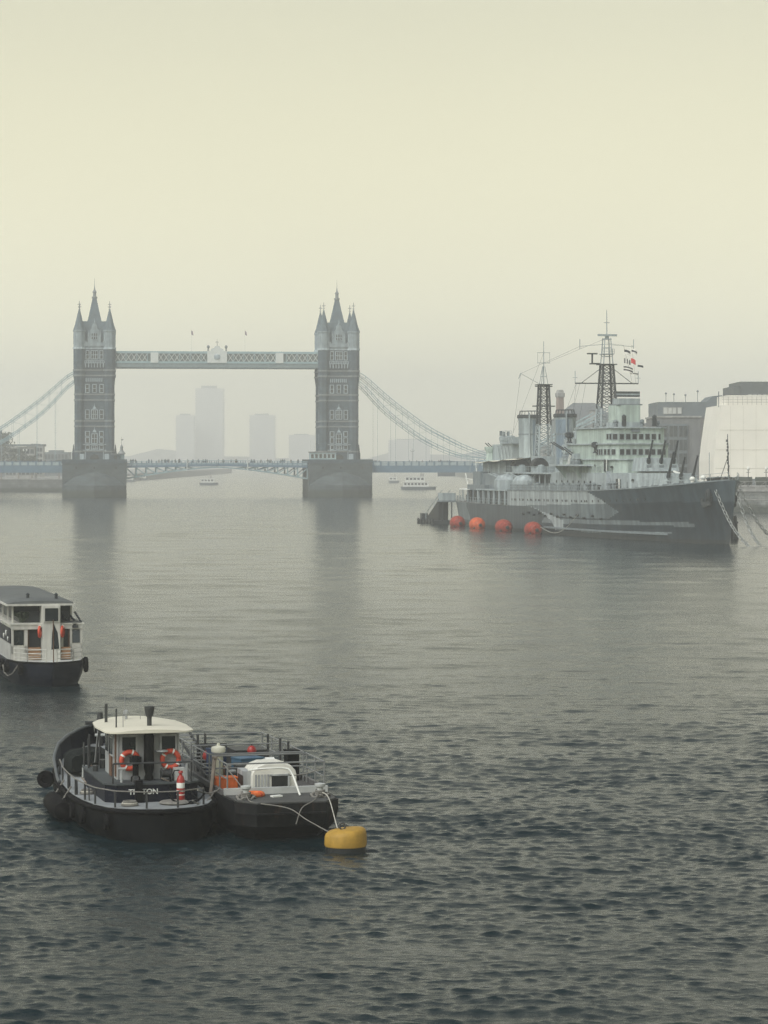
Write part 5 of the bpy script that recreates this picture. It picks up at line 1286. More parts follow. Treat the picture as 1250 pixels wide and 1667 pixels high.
MB().box(-.4,.5,1.252,1.262,.1,.6).build('locker_door', g_black, eb)
rope([bw_(2.2,1.0,1.95),bw_(2.15,.3,2.0),bw_(2.2,-.2,1.98),bw_(2.1,-.42,1.85),bw_(1.7,-.62,1.15)], 'white bent pipe leaning over the barge bow coaming', r=.035, m=g_white, cat='pipe', name='bent_pipe')
# deck clutter, each its own thing
def crate(x, y, z, sx, sy, sz, m, lab, cat, rz=0, name='crate', lid=None):
    o = thing(name, lab, cat, bw_(x,y,z), BA+rz)
    MB().box(-sx/2,sx/2,-sy/2,sy/2,0,sz).build('box', m, o)
    MB().box(-sx/2-.02,sx/2+.02,-sy/2-.02,sy/2+.02,sz,sz+.04).build('lid', lid or m, o)
    for k in (-1,1): MB().box(-sx/2-.015,-sx/2+.02,k*sy*.3-.03,k*sy*.3+.03,.02,sz).build('batten', m, o)
crate(4.2,1.35,1.13,.5,.75,.36,t_orange,'bright orange crate beside the white engine box','crate')
crate(7.4,-.1,1.13,.7,.9,.62,mat('blue_plastic', (.06,.13,.2), .5),'blue plastic tub in the barge hold','tub', .3, 'tub')
crate(6.4,.2,1.13,.9,.7,.5,t_dsteel,'dark grey machinery box behind the white engine box','machine box', -.1, 'machine_box')
crate(9.0,-.4,1.13,1.3,1.1,.75,t_dsteel,'dark tool chest at the far end of the barge','tool chest', .05, 'tool_chest')
crate(10.6,.5,1.13,1.4,1.0,.7,t_tarp,'black covered locker furthest back on the barge','locker', -.2, 'covered_locker')
crate(7.9,.9,1.13,.5,.5,.9,mat('dark_blue_drum', (.03,.05,.1), .5),'dark blue upright box near the pale cylinder','box', .4, 'upright_box')
crate(3.0,-1.2,2.0,.4,.45,.3,t_black,'small black control box on the barge right rail','control box', .1, 'control_box') if False else crate(5.9,-1.3,1.13,.4,.42,1.0,t_black,'black control box standing at the barge right rail','control box', .1, 'control_box')
o = thing('gas_bottle', 'pale cream upright cylinder standing on the left of the barge', 'cylinder', bw_(6.3,1.15,1.13), BA)
MB().lathe([(.16,0),(.16,.95),(.17,1.0)],n=14).build('body', mat('cream_cylinder', (.5,.5,.38), .5), o, smooth=40)
MB().lathe([(.24,.98),(.25,1.1),(.23,1.16),(.06,1.2),(.05,1.28)],n=14).build('cap', mat('cream_cylinder_cap', (.6,.6,.5), .5), o, smooth=40)
for x, y, z, r_, lab in ((8.3,1.1,1.75,.22,'round dull red buoy hanging on the left barge rail'),(7.9,-.35,1.95,.17,'small orange-red float on top of the blue tub')):
    o = thing('round_buoy', lab, 'buoy', bw_(x,y,z), BA); MB().lathe([(.03,-r_),(r_*.7,-r_*.7),(r_,0),(r_*.7,r_*.7),(.05,r_)],n=14).build('ball', t_red, o, smooth=60); MB().bar((0,0,r_*.9),(0,0,r_*1.35),.03).build('eye', t_dsteel, o)
o = thing('white_bucket', 'white rounded canister lying behind the engine box', 'canister', bw_(7.3,-.75,1.55), BA); MB().lathe([(.1,-.3),(.22,-.25),(.22,.25),(.1,.3)],n=14,ax='Y').build('body', g_white, o, smooth=40); MB().lathe([(.05,.3),(.12,.31),(.12,.36),(.05,.37)],n=10,ax='Y').build('cap', t_black, o)
o = thing('lifebuoy', 'bright orange lifebuoy lying flat on the barge bow', 'lifebuoy', bw_(1.95,.85,1.2), BA)
MB().tube([(.27*math.cos(a),.27*math.sin(a),0) for a in np.linspace(0,2*math.pi,25)[:-1]], .085, 10, True).build('ring', t_orange, o, smooth=60)
for a in (.6,2.2,3.7,5.3): MB().tube([(.27*math.cos(a+e_),.27*math.sin(a+e_),0) for e_ in (-.1,0,.1)], .091, 10).build('band', t_ring, o, smooth=60)
for y, lab in ((1.25,'mooring bitt at the left of the barge bow with rope turns'),(-1.2,'white-capped mooring bitt at the right of the barge bow')):
    o = thing('mooring_bitt', lab, 'bitt', bw_(1.35,y,1.13), BA, 'mooring bitts on the barge bow')
    MB().lathe([(.12,0),(.1,.1),(.1,.3),(.17,.34),(.18,.42),(.03,.45)],n=12).build('post', t_skyl, o, smooth=40)
    for k in range(3): MB().tube([(.14*math.cos(a),.14*math.sin(a),.08+.06*k+.012*math.sin(a*2)) for a in np.linspace(0,2*math.pi,17)[:-1]],.035,6,True).build('rope_turn', t_rope, o)
    MB().tube([(.3*math.cos(a)*(1+.25*math.sin(3*a)),.3*math.sin(a),.05+.05*math.sin(a*5)) for a in np.linspace(0,2*math.pi,29)[:-1]],.04,6,True).build('rope_tail', t_rope, o)
o = tag(MB().cbox((0,0,.03),(.2,.35,.05)).build('folded_cloth', g_white), 'small white folded cloth on the barge bow by the lifebuoy', 'cloth'); o.location = bw_(1.55,.2,1.14); o.rotation_euler = (0,0,BA+.3)
o = thing('timber_prop', 'leaning weathered timber prop between tug and barge', 'timber', bw_(3.6,1.95,1.0), BA); MB().beam((0,0,0),(.6,-.25,1.15),.1,.13).build('plank', t_wood, o); MB().cbox((.62,-.26,1.17),(.3,.14,.06)).build('cross_head', t_wood, o)
# lines
rope([bw_(1.3,1.25,1.3), bw_(.55,1.3,1.17), bw_(.2,1.0,1.12), P(470,1316,82.3), P(500,1335,81.7), P(538,1356,80.9)], 'long mooring rope from the barge bow down to the yellow buoy', r=.018, m=t_rope)
rope([bw_(1.3,-1.2,1.3), bw_(.6,-1.3,1.18), P(549,1348,80.9)], 'short taut mooring rope from the right bitt to the yellow buoy', r=.018, m=t_rope_pale)
rope([bw_(1.3,-1.15,1.3), bw_(.3,-.75,1.16), bw_(.08,-.3,.95), bw_(.05,-.1,.45)], 'loose rope end hanging down the barge bow', r=.018)
rope([tw_(.6,-1.2,1.5), bw_(2.4,1.9,1.35)], 'rope tying the tug stern rail to the barge side', r=.028, sag=.12)
rope([tw_(.4,-1.0,1.2), bw_(3.2,1.9,1.2)], 'lower slack rope between the tug stern and the barge', r=.028, sag=.25)
rope([bw_(2.6,1.7,2.1), bw_(1.35,1.25,1.35)], 'thin line from the barge rail down to the left bitt', r=.018)
rope([bw_(2.5,-1.6,1.95), bw_(2.2,-.35,1.75)], 'thin line from the barge right rail to the bent pipe', r=.02, sag=.08)
rope([tw_(2.2,-.6,1.7), tw_(1.6,-.5,1.2), tw_(1.1,-.7,1.05), tw_(1.2,-1.3,1.1), tw_(.8,-1.45,1.35)], 'black hose running down from the reel across the tug stern', r=.035, m=t_black, cat='hose', name='hose')
MB().tube([bw_(1.5,1.6,1.15)-bw_(1.5,1.6,1.15)+Vector((.22*math.cos(a)*1.6,.22*math.sin(a),.06*math.sin(a*2))) for a in np.linspace(0,2*math.pi,19)[:-1]],.03,6,True)
# yellow mooring buoy
by = P(562,1391,80.4)
BY = thing('mooring_buoy', 'yellow drum-shaped mooring buoy with black lower half, streaked with rust', 'buoy', (by.x, by.y+.55, 0), R(12))
b_yel = mat('buoy_yellow', (.36,.215,.03), .65, var=.25, scale=2.5, blots=(((.06,.04,.02), .64, 2.2, .35), ((.5,.45,.33), .7, 4.0, .4)))
tilt = lambda ring, k: [(x, y, z + x*k) for x, y, z in ring]
def bring2(r, z, k): return tilt([(r*math.cos(a), r*math.sin(a)*.96, z) for a in np.linspace(0,2*math.pi,29)[:-1]], k)
MB().loft([bring2(.61,-.5,0),bring2(.625,.2,.0)]).build('black_skirt', g_black, BY, smooth=40)
MB().loft([bring2(.64,.18,.0),bring2(.655,.24,.02),bring2(.645,.52,.09),bring2(.615,.62,.12),bring2(.54,.68,.12),bring2(.3,.715,.1),bring2(.05,.72,.08)]).build('yellow_drum', b_yel, BY, smooth=50)
MB().tube([(-.12+.09*math.cos(a),-.1,.8+.1*math.sin(a)) for a in np.linspace(0,2*math.pi,15)[:-1]],.025,6,True).build('mooring_ring', t_dsteel, BY)

# ------------------------------------------------------------------ passenger boat at the left edge; x = metres forward from its near end
PA_ = R(104)
PB = thing('passenger_boat', 'white and navy river passenger boat with arched grey roof, cut by the left edge', 'passenger boat', (-17.55, 139.6, .1), PA_)
PB.scale = (.93, .93, .8)
def pw_(x, y, z): return Vector((-17.55 + .93*(x*math.cos(PA_) - y*math.sin(PA_)), 139.6 + .93*(x*math.sin(PA_) + y*math.cos(PA_)), .1 + .8*z))
p_white = mat('boat_white_paint', (.56,.56,.51), .5, var=.08, scale=.9, streak=.2, blots=(((.3,.25,.2), .7, 2.5, .1),))
p_navy = mat('boat_navy_hull', (.006,.009,.018), .5, var=.25, scale=.8, spec=.2)
p_roof = mat('boat_grey_roof', (.10,.11,.11), .7, var=.18, scale=.7)
pp = [(0,.06),(.5,1.0),(1.4,1.85),(3.2,2.25),(20,2.35),(24,1.6)]
rg = []
for z, k, sx in ((-.8,.7,.9),(0,.86,.35),(.6,.95,.12),(1.25,1.0,0),(1.45,1.0,0)):
    rg.append([(x+(sx if x < 3 else 0), y*k, z) for x, y in half(pp)])
MB().loft(rg).build('hull', p_navy, PB, smooth=25)
MB().prism(half([(.25,.2),(.6,.95),(1.5,1.72),(3.2,2.1),(20,2.2)]), 1.45, 1.48).build('deck', t_skyl, PB)
rl = [(x,y,1.46) for x,y in [(3.2,2.22),(1.4,1.82),(.5,.98),(.02,0),(.5,-.98),(1.4,-1.82),(3.2,-2.22)]]
MB().tube(rl,.08,6).build('rubbing_strake', t_rubber, PB)
# cabin: lower saloon end, stair tower and upper shelter
cab = MB().box(2.6,20,-2.05,2.05,1.48,1.9).build('saloon_base', p_white, PB)
def wall_panel(y0,y1,z0,z1,x=2.6,m=p_white,nm='wall_panel'): return MB().box(x,x+.08,y0,y1,z0,z1).build(nm,m,PB)
for y0,y1 in ((1.93,2.05),(1.12,1.3),(-.95,-.8),(-2.05,-1.93),(-1.45,-1.33)): wall_panel(y0,y1,1.9,3.62)
wall_panel(-2.05,-1.33,1.9,2.55); wall_panel(1.12,2.05,1.9,2.45)
wall_panel(-2.05,2.05,3.55,3.85,2.55)
f = wall_panel(1.3,1.93,2.45,3.55,2.66,p_white,'window'); MB().box(2.63,2.66,1.34,1.9,2.5,3.5).build('pane', win_glass, f)
f = wall_panel(-1.93,-1.45,2.55,3.55,2.66,p_white,'window'); MB().box(2.63,2.66,-1.9,-1.48,2.6,3.5).build('pane', mat('blue_grey_pane', (.06,.075,.085), .15), f)
MB().box(2.8,2.9,.35,1.12,1.5,3.55).build('doorway', g_black, PB); MB().box(2.74,2.8,1.02,1.12,1.5,3.55).build('door_frame', t_brown, PB)
MB().box(2.8,2.9,-1.33,-.75,1.5,3.55).build('doorway', g_black, PB); MB().box(2.72,2.78,-1.33,-1.25,1.5,3.55).build('door_frame', t_brown, PB)
for y0,y1 in ((.4,1.1),(-1.32,-.78)): MB().box(2.3,2.36,y0,y1,1.55,2.35).build('slatted_gate', mat('gate_timber', (.26,.14,.07), .6, var=.25, scale=2), PB)
for y0,y1 in ((.38,1.12),(-1.34,-.76)):
    for z in (1.75,1.95,2.15): MB().box(2.28,2.3,y0,y1,z,z+.03).build('gate_slat_gap', p_white, PB)
twr = MB().box(2.15,4.2,-.72,.32,1.48,5.15).build('stair_tower', p_white, PB)
f = MB().box(2.08,2.16,-.66,.26,4.05,5.05).build('tower_window', p_white, twr); MB().box(2.05,2.09,-.58,.18,4.12,4.98).build('pane', win_glass, f)
MB().box(2.5,20,-2.15,2.15,3.85,3.95).build('upper_deck', p_white, PB); MB().prism([(2.6,-2.0),(6,-2.0),(6,-.8),(2.6,-.8)],3.95,4.02).build('deck_mat', g_dark, PB)
for x in (3.4,6,9,12,15,18):
    for y in (-1.5,1.9): MB().box(x,x+.1,y-.05,y+.05,3.95,5.3).build('shelter_post', p_white, PB)
MB().box(3.4,18,-1.5,1.5,3.95,4.7).build('seat_rows', g_dark, PB)
MB().box(3.5,3.55,-1.5,-.75,4.0,5.2).build('shelter_screen', win_glass, PB); MB().box(3.5,3.55,.35,1.85,4.55,5.2).build('shelter_screen', win_glass, PB)
rg = []
for x in (2.7,3.2,5,9,14,19): rg.append([(x, .35+1.95*math.cos(a), 5.2+(.42 if x > 3 else .25)*math.sin(a)**.8) for a in np.linspace(0,math.pi,15)])
MB().loft(rg).build('arched_roof', p_roof, PB, smooth=40)
MB().loft([[(x,.35+2.0*s_,z) for s_,z in ((-1,5.12),(1,5.12),(1,5.25),(-1,5.25))] for x in (2.6,19)]).build('roof_fascia', p_white, PB)
for x, y in ((3.2,-.6),(3.6,1.0)): MB().lathe([(.09,5.5),(.09,5.85),(.13,5.9),(.02,6.0)],(x,y,-.05),10).build('roof_vent', g_dark, PB)
# side wall with white chevron marks on a dark band
MB().box(2.7,20,2.06,2.12,2.6,3.6).build('side_band', p_navy, PB); MB().box(2.7,20,2.05,2.1,1.48,2.6).build('side_wall', mat('side_grey', (.35,.36,.35), .5), PB)
for x, z, s_ in ((4.6,3.0,.35),(5.9,2.75,.3),(3.7,2.75,.22)):
    MB().beam((x,2.135,z+s_),(x+s_*.6,2.135,z),.03,.1,up=(0,0,1)).beam((x+s_*.6,2.135,z),(x+s_*1.5,2.135,z+s_*.9),.03,.1).build('white_chevron_mark', g_white, PB)
# stern rails, flag, lifebuoys, fenders, jacks
for (a, b) in (((2.0,1.95),(1.0,1.3)),((1.0,1.3),(.35,.3)),((.35,-.3),(1.0,-1.3)),((1.0,-1.3),(2.2,-1.95))):
    mb = MB()
    for f_ in (0,1): p = (a if f_ == 0 else b); mb.bar((*p,1.48),(*p,2.35),.035)
    for z in (1.75,2.05,2.35): mb.bar((*a,z),(*b,z),.025)
    mb.build('stern_rail', p_white, PB)
o = thing('boat_flag', 'dark furled flag on a slim staff at the passenger boat end', 'flag', pw_(.25,-.1,1.48), PA_)
MB().bar((0,0,0),(-.25,.05,2.3),.03).build('staff', t_brown, o)
MB().loft([[(-.2,.02,2.1),(-.15,-.2,1.6),(-.1,.1,1.55)],[(-.12,-.05,.9),(-.05,-.3,.75),(0,.12,.7)]]).build('cloth', mat('dark_flag', (.02,.03,.035), .85), o)
for y, lab in ((.45,'red lifebuoy left of the passenger boat stair tower'),(-.86,'red lifebuoy right of the passenger boat stair tower')):
    c = pw_(2.3,y,3.4)
    o = thing('lifebuoy', lab, 'lifebuoy', c, PA_+R(70), 'lifebuoys on the passenger boat')
    MB().tube([(0,.2*math.cos(a),.27*math.sin(a)) for a in np.linspace(0,2*math.pi,21)[:-1]],.075,8,True).build('ring', t_ring, o, smooth=60)
    MB().tube([(0,.2*math.cos(a),.27*math.sin(a)) for a in (1.3,1.57,1.84)],.1,8).build('white_band', g_white, o, smooth=60)
c = pw_(2.2,-2.2,1.15)
tyre(c, PA_, 'black tyre fender at the right corner of the passenger boat', .42)
for x, y in ((3.0,2.3),(4.5,2.4),(1.2,1.7)): MB().lathe([(.2,-.13),(.38,-.12),(.4,0),(.38,.12),(.2,.13)],(x,y,1.05),14,ax='Y').build('tyre_fender', t_rubber, PB)
MB().tube([(1.2,1.75,1.4),(1.8,2.05,.7),(2.6,2.25,.45),(3.6,2.35,.6),(4.4,2.4,1.3)],.04,6).build('fender_rope', t_rope, PB)
for x, y, h in ((2.7,-2.0,.7),(3.2,-1.7,.6),(3.0,-1.3,.5)): MB().beam((x,y,3.97),(x+.3,y+.35,3.97+h),.09,.09).build('deck_gear', g_dark, PB)
MB().lathe([(.12,0),(.12,.2),(.2,.25)],(2.6,-1.6,3.66),8).cbox((2.52,-1.62,3.7),(.1,.35,.16)).build('stern_light', g_dark, PB)
plant = MB()
for i in range(26):
    a = random.uniform(0,6.28); r_ = random.uniform(.1,.5); x, y = 3.3+random.uniform(-.3,.3)+r_*.3*math.cos(a), 1.35+r_*math.sin(a)
    plant.bar((3.3,1.35,3.95),(x,y,4.3+random.uniform(0,.35)),.02,n=4); plant.cbox((x,y,4.3+random.uniform(0,.35)),(.16,.2,.08),a,random.uniform(-.6,.6))
o = plant.build('potted_plant', mat('dark_leaves', (.035,.05,.03), .7, var=.4)); o.location = pw_(0,0,0); o.rotation_euler = (0,0,PA_); o.scale = (.93,.93,.8); tag(o, 'dark leafy pot plant on the passenger boat upper deck', 'plant')

# ------------------------------------------------------------------ right bank: embankment, buildings
c_brown = mat('brown_brick', (.16,.17,.175), .85, var=.12, scale=.3, streak=.15)
c_grey = mat('grey_cladding', (.12,.145,.16), .7, var=.12, scale=.3)
c_conc = mat('pale_concrete', (.34,.345,.33), .85, var=.14, scale=.3, streak=.25)
c_sheet = mat('white_sheeting', (.8,.78,.7), .7, var=.05, scale=.15)
c_glass = glass_mat('far_window', (.03,.04,.045), .15)
c_slate = mat('far_slate', (.12,.135,.145), .7)
c_brick = mat('chimney_brick', (.23,.17,.145), .85, var=.12, scale=.4)
MB().prism(ccw([(74,612),(330,560),(1340,520),(1340,1500),(330,1500),(120,1140),(74,760)]), -2, 6.0).build('right_bank', mat('paving', (.25,.25,.24), .85), kind='structure')
t = thing('embankment_wall', 'long grey embankment wall with paler coping along the right bank', 'wall', (74,611.6,0), math.atan2(-52,256))
MB().box(0,262,-.9,.05,-2,4.9).build('wall_face', stone_mat('embankment_stone', (.19,.2,.195), (.12,.13,.13), 1.8, .8, tide=(1.8,(.05,.06,.05))), t)
MB().box(0,262,-1.1,.1,4.9,5.3).build('coping', c_conc, t); MB().box(0,262,-1.0,.0,2.9,3.1).build('ledge', c_conc, t)
t2 = thing('promenade_railing', 'pale panelled railing along the right bank promenade', 'railing', (74,611.6,5.3), math.atan2(-52,256))
for i in range(24):
    MB().box(i*2.4,i*2.4+.12,-.6,-.48,0,1.9).build('post', c_conc, t2)
    MB().beam((i*2.4+.1,-.54,.15),(i*2.4+2.3,-.54,1.75),.06,.08).build('brace', c_conc, t2)
for z in (.1,.95,1.85): MB().box(0,58,-.58,-.5,z,z+.1).build('rail', c_conc, t2)
t3 = thing('planting_bank', 'dark clipped hedge behind the promenade railing', 'hedge', (80,620,6.0), math.atan2(-52,256))
for x0, x1 in ((-4,6.5),(7.2,15),(15.6,26),(26.6,40)):
    mb = MB(); rg = []
    for i in range(9):
        x = x0+(x1-x0)*i/8; rg.append([(x, .8*math.cos(a)+random.uniform(-.1,.1), 1.2+1.0*math.sin(a)+random.uniform(-.12,.12)) for a in np.linspace(0,2*math.pi,11)[:-1]])
    mb.loft(rg).build('hedge_block', mat('hedge_leaves', (.035,.045,.035), .9, var=.4, scale=1.2, bump=.6), t3)
def lamp(px, Y, lab):
    p = P(px,800,Y); o = thing('street_lamp', lab, 'street lamp', (p.x,Y,6.0), 0, 'lamps on the right bank promenade')
    MB().lathe([(.25,0),(.2,.5),(.09,.7),(.08,3.6),(.14,3.7)],n=8).build('post', g_dark, o); MB().lathe([(.1,3.7),(.32,3.9),(.36,4.2),(.2,4.5),(.05,4.7)],n=10).build('globe', g_white, o, smooth=60); MB().bar((-.5,0,3.3),(.5,0,3.3),.05).build('arm', g_dark, o)
lamp(1218,615,'left promenade lamp between the warship bow and the white building'); lamp(1247,611,'right promenade lamp close to the frame edge'); lamp(1262,609,'promenade lamp just outside the right frame edge')

def facade(t, x0, x1, z0, z1, yf, cols, rows, m, wz, wx, wm=None, frame=None):
    """rows x cols of windows on the near face at y=yf; each a framed part with a pane"""
    for r_ in range(rows):
        for c in range(cols):
            cx = x0+(c+.5)*(x1-x0)/cols; cz = z0+(r_+.5)*(z1-z0)/rows
            f = MB().box(cx-wx/2-.14,cx+wx/2+.14,yf-.12,yf+.1,cz-wz/2-.14,cz+wz/2+.14).build('window', frame or m, t)
            MB().box(cx-wx/2,cx+wx/2,yf-.15,yf-.08,cz-wz/2,cz+wz/2).build('pane', wm or c_glass, f)
def wx_(px, Y): return (px-625)*Y/FPX
# brown office block
Y = 690
t = thing('office_block', 'brown office block with tall bay windows and dark attic, behind the warship bow', 'building', (0,Y,6), 0)
X0, X1 = wx_(1068,Y), wx_(1140,Y); X2 = wx_(1172,Y+8)
MB().box(X0,X1,0,26,0,17.3).build('wall', c_brown, t)
MB().box(X0+.6,X2,1.2,26,17.3,21.4).build('attic', c_grey, t)
MB().box(X1,X2,-1.5,26,0,17.2).build('side_wing', mat('dark_brown_brick', (.15,.145,.14), .85), t)
MB().box(X0-.3,X1+.3,-.3,26,17.3,17.7).build('cornice', c_conc, t)
for cx_ in (1078.5, 1095.5, 1111.5):
    x = wx_(cx_,Y)
    MB().box(x-1.25,x+1.25,-.45,.05,1.0,15.6).build('bay', c_grey, t)
    for r_ in range(4):
        f = MB().box(x-1.1,x+1.1,-.55,-.42,1.4+r_*3.6,4.4+r_*3.6).build('window', c_grey, t)
        for k in (-1,1): MB().box(x+k*.53-.47,x+k*.53+.47,-.6,-.52,1.5+r_*3.6,4.3+r_*3.6).build('pane', c_glass, f)
for cx_ in (1084,1091.5,1098.5,1107):
    x = wx_(cx_,Y); f = MB().box(x-.6,x+.6,1.05,1.25,18.2,20.0).build('attic_window', c_conc, t); MB().box(x-.45,x+.45,1.0,1.06,18.35,19.85).build('pane', mat('sky_lit_pane', (.45,.47,.46), .1), f)
for cx_ in (1146,1155,1163): 
    x = wx_(cx_,Y); f = MB().box(x-.5,x+.5,-1.62,-1.45,2,15).build('window', c_grey, t); MB().box(x-.35,x+.35,-1.66,-1.6,2.2,14.8).build('pane', c_glass, f)
mb = MB().loft([[(wx_(1152,Y),y_,21.4),(wx_(1178,Y),y_,21.4),(wx_(1178,Y),y_,23.2),(wx_(1163,Y),y_,23.0)] for y_ in (3,20)]); mb.build('roof_plant', c_grey, t)
for cx_, h in ((1088,1.6),(1101,1.4),(1120,1.2),(1140,2.2)): MB().bar((wx_(cx_,Y),6,21.4),(wx_(cx_,Y),6,21.4+h+1),.08).lathe([(.1,0),(.35,.2),(.1,.5)],(wx_(cx_,Y),6,21.9+h),8).build('roof_mast', c_grey, t)
# sheeted scaffold building at the right edge
Y = 640
t = thing('sheeted_building', 'building wrapped in pale scaffold sheeting at the right edge', 'building', (0,Y,6), 0)
xa, xb = wx_(1162,Y), wx_(1340,Y)
xt = wx_(1174,Y)
MB().loft([[(xa,y_,0),(xb,y_,0),(xb,y_,19.5),(xt,y_,19.5),(xa+.55,y_,11.0),(xa,y_,6)] for y_ in (0,30)]).build('sheeting', c_sheet, t)
for z in (4.1,8.6,13.4): MB().box(xa+.4 if z<10 else xa+1.5,xb,-.06,.02,z,z+.09).build('sheet_seam', mat('sheet_seam', (.55,.53,.46), .8), t)
for i in range(6): MB().box(xa+4+i*3.1,xa+4.05+i*3.1,-.05,.02,0.1,19.3).build('sheet_seam', mat('sheet_seam', (.55,.53,.46), .8), t)
mb = MB()
for i in range(22): x = xt+.6+i*1.15; mb.bar((x,.3,19.5),(x,.3,21.6),.05,n=4)
for z in (20.2,20.9,21.5): mb.bar((xt+.3,.3,z),(xb,.3,z),.05,n=4)
mb.build('scaffold_rail', c_conc, t)
MB().box(xt+1.5,xb,1.2,20,19.5,21.9).build('upper_sheeting', c_sheet, t)
MB().bar((xt-.6,.2,19.0),(xt-.6,.2,22.8),.12).build('scaffold_standard', c_grey, t)
MB().box(xa,xb,-.5,.0,.0,1.6).build('site_hoarding', c_grey, t)
Y = 720
t = thing('roof_block', 'dark flat-roofed block rising behind the sheeted building', 'building', (0,Y,6), 0)
MB().box(wx_(1195,Y),wx_(1330,Y),0,25,0,21.5+1.9).build('wall', mat('dark_cladding', (.085,.1,.105), .7), t); MB().box(wx_(1205,Y),wx_(1330,Y),1,24,23.4,27.6-.0).build('upper_wall', mat('dark_cladding', (.085,.1,.105), .7), t) if False else MB().box(wx_(1205,Y),wx_(1330,Y),.5,24,23.4,27.6).build('upper_wall', mat('dark_cladding', (.085,.1,.105), .7), t)
MB().box(wx_(1195,Y),wx_(1204.5,Y),.2,24,23.4,26.4).build('corner_wing', mat('dark_cladding', (.085,.1,.105), .7), t)
for i in range(7):
    x = wx_(1221+i*8,Y); f = MB().box(x-.55,x+.55,.3,.55,20.5,24.2).build('window', c_conc, t); MB().box(x-.4,x+.4,.24,.31,20.7,24.0).build('pane', mat('sky_lit_pane', (.45,.47,.46), .1), f)
# brick chimney and warehouses behind the funnels
Y = 930
t = thing('brick_chimney', 'tall square brick chimney with pale cap behind the warship funnels', 'chimney', (wx_(911.5,Y),Y,6), .4)
MB().loft([[(-a,-a,z),(a,-a,z),(a,a,z),(-a,a,z)] for a, z in ((1.35,0),(1.0,28.3))]).build('stack', c_brick, t)
MB().loft([[(-a,-a,z),(a,-a,z),(a,a,z),(-a,a,z)] for a, z in ((1.05,28.3),(1.3,28.7),(1.3,29.8),(1.05,30.0),(.8,31.0))]).build('cap', c_conc, t)
def warehouse(pl, pr_, ytop, yridge, Y, lab, m, rows, cols, name='warehouse', gable=False, depth=22):
    x0, x1 = wx_(pl,Y), wx_(pr_,Y); zt = (750-ytop)*Y/FPX+6; zr = (750-yridge)*Y/FPX+6
    o = thing(name, lab, 'building', ((x0+x1)/2,Y,6), 0); hw = (x1-x0)/2
    MB().box(-hw,hw,0,depth,0,zt).build('wall', m, o)
    if zr > zt: MB().loft([[(-hw-.3,-.3,zt),(hw+.3,-.3,zt),(hw+.3,depth+.3,zt),(-hw-.3,depth+.3,zt)],[(-hw*.35,depth*.4,zr),(hw*.35,depth*.4,zr),(hw*.35,depth*.6,zr),(-hw*.35,depth*.6,zr)]]).build('roof', c_slate, o)
    facade(o, -hw*.92, hw*.92, max(1,zt*.15), zt*.96, 0, cols, rows, m, zt*.8/rows*.5, 2*hw*.92/cols*.5, frame=c_conc)
    return o
warehouse(904,1003,683,655,940,'slate-roofed riverside warehouse behind the foremast',mat('blue_grey_brick', (.22,.26,.27), .8),5,9)
warehouse(962,972,668,660,935,'narrow pale gabled bay rising from the slate roof behind the foremast',c_conc,2,1,'dormer_house',depth=8)
warehouse(1030,1074,692,688,860,'pale low block between the bridge-house and the brown office block',c_conc,4,5,'apartment_block')
warehouse(838,905,728,722,960,'low pale warehouse glimpsed between the warship funnels',c_conc,3,6)
warehouse(1000,1034,684,680,900,'grey block directly behind the warship director tower',c_grey,4,4,'apartment_block')
# ------------------------------------------------------------------ beyond the bridge
MB().prism(ccw([(-1340,1020),(-130,1035),(-112,1075),(-150,1400),(-150,2600),(-1340,2600)]), -2, 4.2).build('left_bank', mat('far_quay', (.24,.25,.24), .9), kind='structure')
mb = MB(); xs = np.linspace(-1340,1340,48); rg = []
for x in xs:
    h = 22+7*math.sin(x*.011)+5*math.sin(x*.031+1)+4*math.sin(x*.07)
    rg.append([(x,4880,-2),(x,4905,h*.75),(x,4990,h),(x,5200,h*.9),(x,5230,-2)])
mb.loft(rg, True, True).build('far_shore', mat('far_trees', (.16,.18,.16), .9, var=.3, scale=.02), kind='structure')
mb = MB(); rg = []
for x in np.linspace(60,1330,26):
    h = 9+3*math.sin(x*.03)+2*math.sin(x*.09); rg.append([(x,1900,-2),(x,1910,h*.8),(x,1960,h),(x,2500,h),(x,2520,-2)])
mb.loft(rg, True, True).build('east_bank', mat('bank_growth', (.09,.1,.085), .9, var=.3, scale=.03), kind='structure')
def block_far(pl, pr_, ytop, Y, lab, m=None, rows=6, cols=4, depth=None, base=4.2, name='tower_block', win=True, steps=()):
    x0, x1 = wx_(pl,Y), wx_(pr_,Y); zt = 12+(750-ytop)*Y/FPX-base
    o = thing(name, lab, 'building', ((x0+x1)/2,Y,base), 0); hw = (x1-x0)/2
    MB().box(-hw,hw,0,depth or hw*1.6,0,zt).build('wall', m or c_conc, o)
    MB().box(-hw*.6,hw*.5,hw*.2,hw*1.2,zt,zt*1.03+.6).build('roof_plant', c_grey, o)
    if win: facade(o,-hw*.92,hw*.92,zt*.06,zt*.97,0,cols,rows,m or c_conc,zt/rows*.55,2*hw/cols*.6, frame=c_grey)
    return o
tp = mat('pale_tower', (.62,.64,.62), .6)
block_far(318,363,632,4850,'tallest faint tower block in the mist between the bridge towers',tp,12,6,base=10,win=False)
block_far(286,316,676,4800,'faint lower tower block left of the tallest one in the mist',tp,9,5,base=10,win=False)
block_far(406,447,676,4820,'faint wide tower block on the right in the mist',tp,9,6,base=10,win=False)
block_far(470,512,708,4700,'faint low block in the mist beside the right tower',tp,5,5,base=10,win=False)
block_far(632,700,716,4600,'faint low block in the mist right of the right tower',tp,4,7,base=10,win=False)
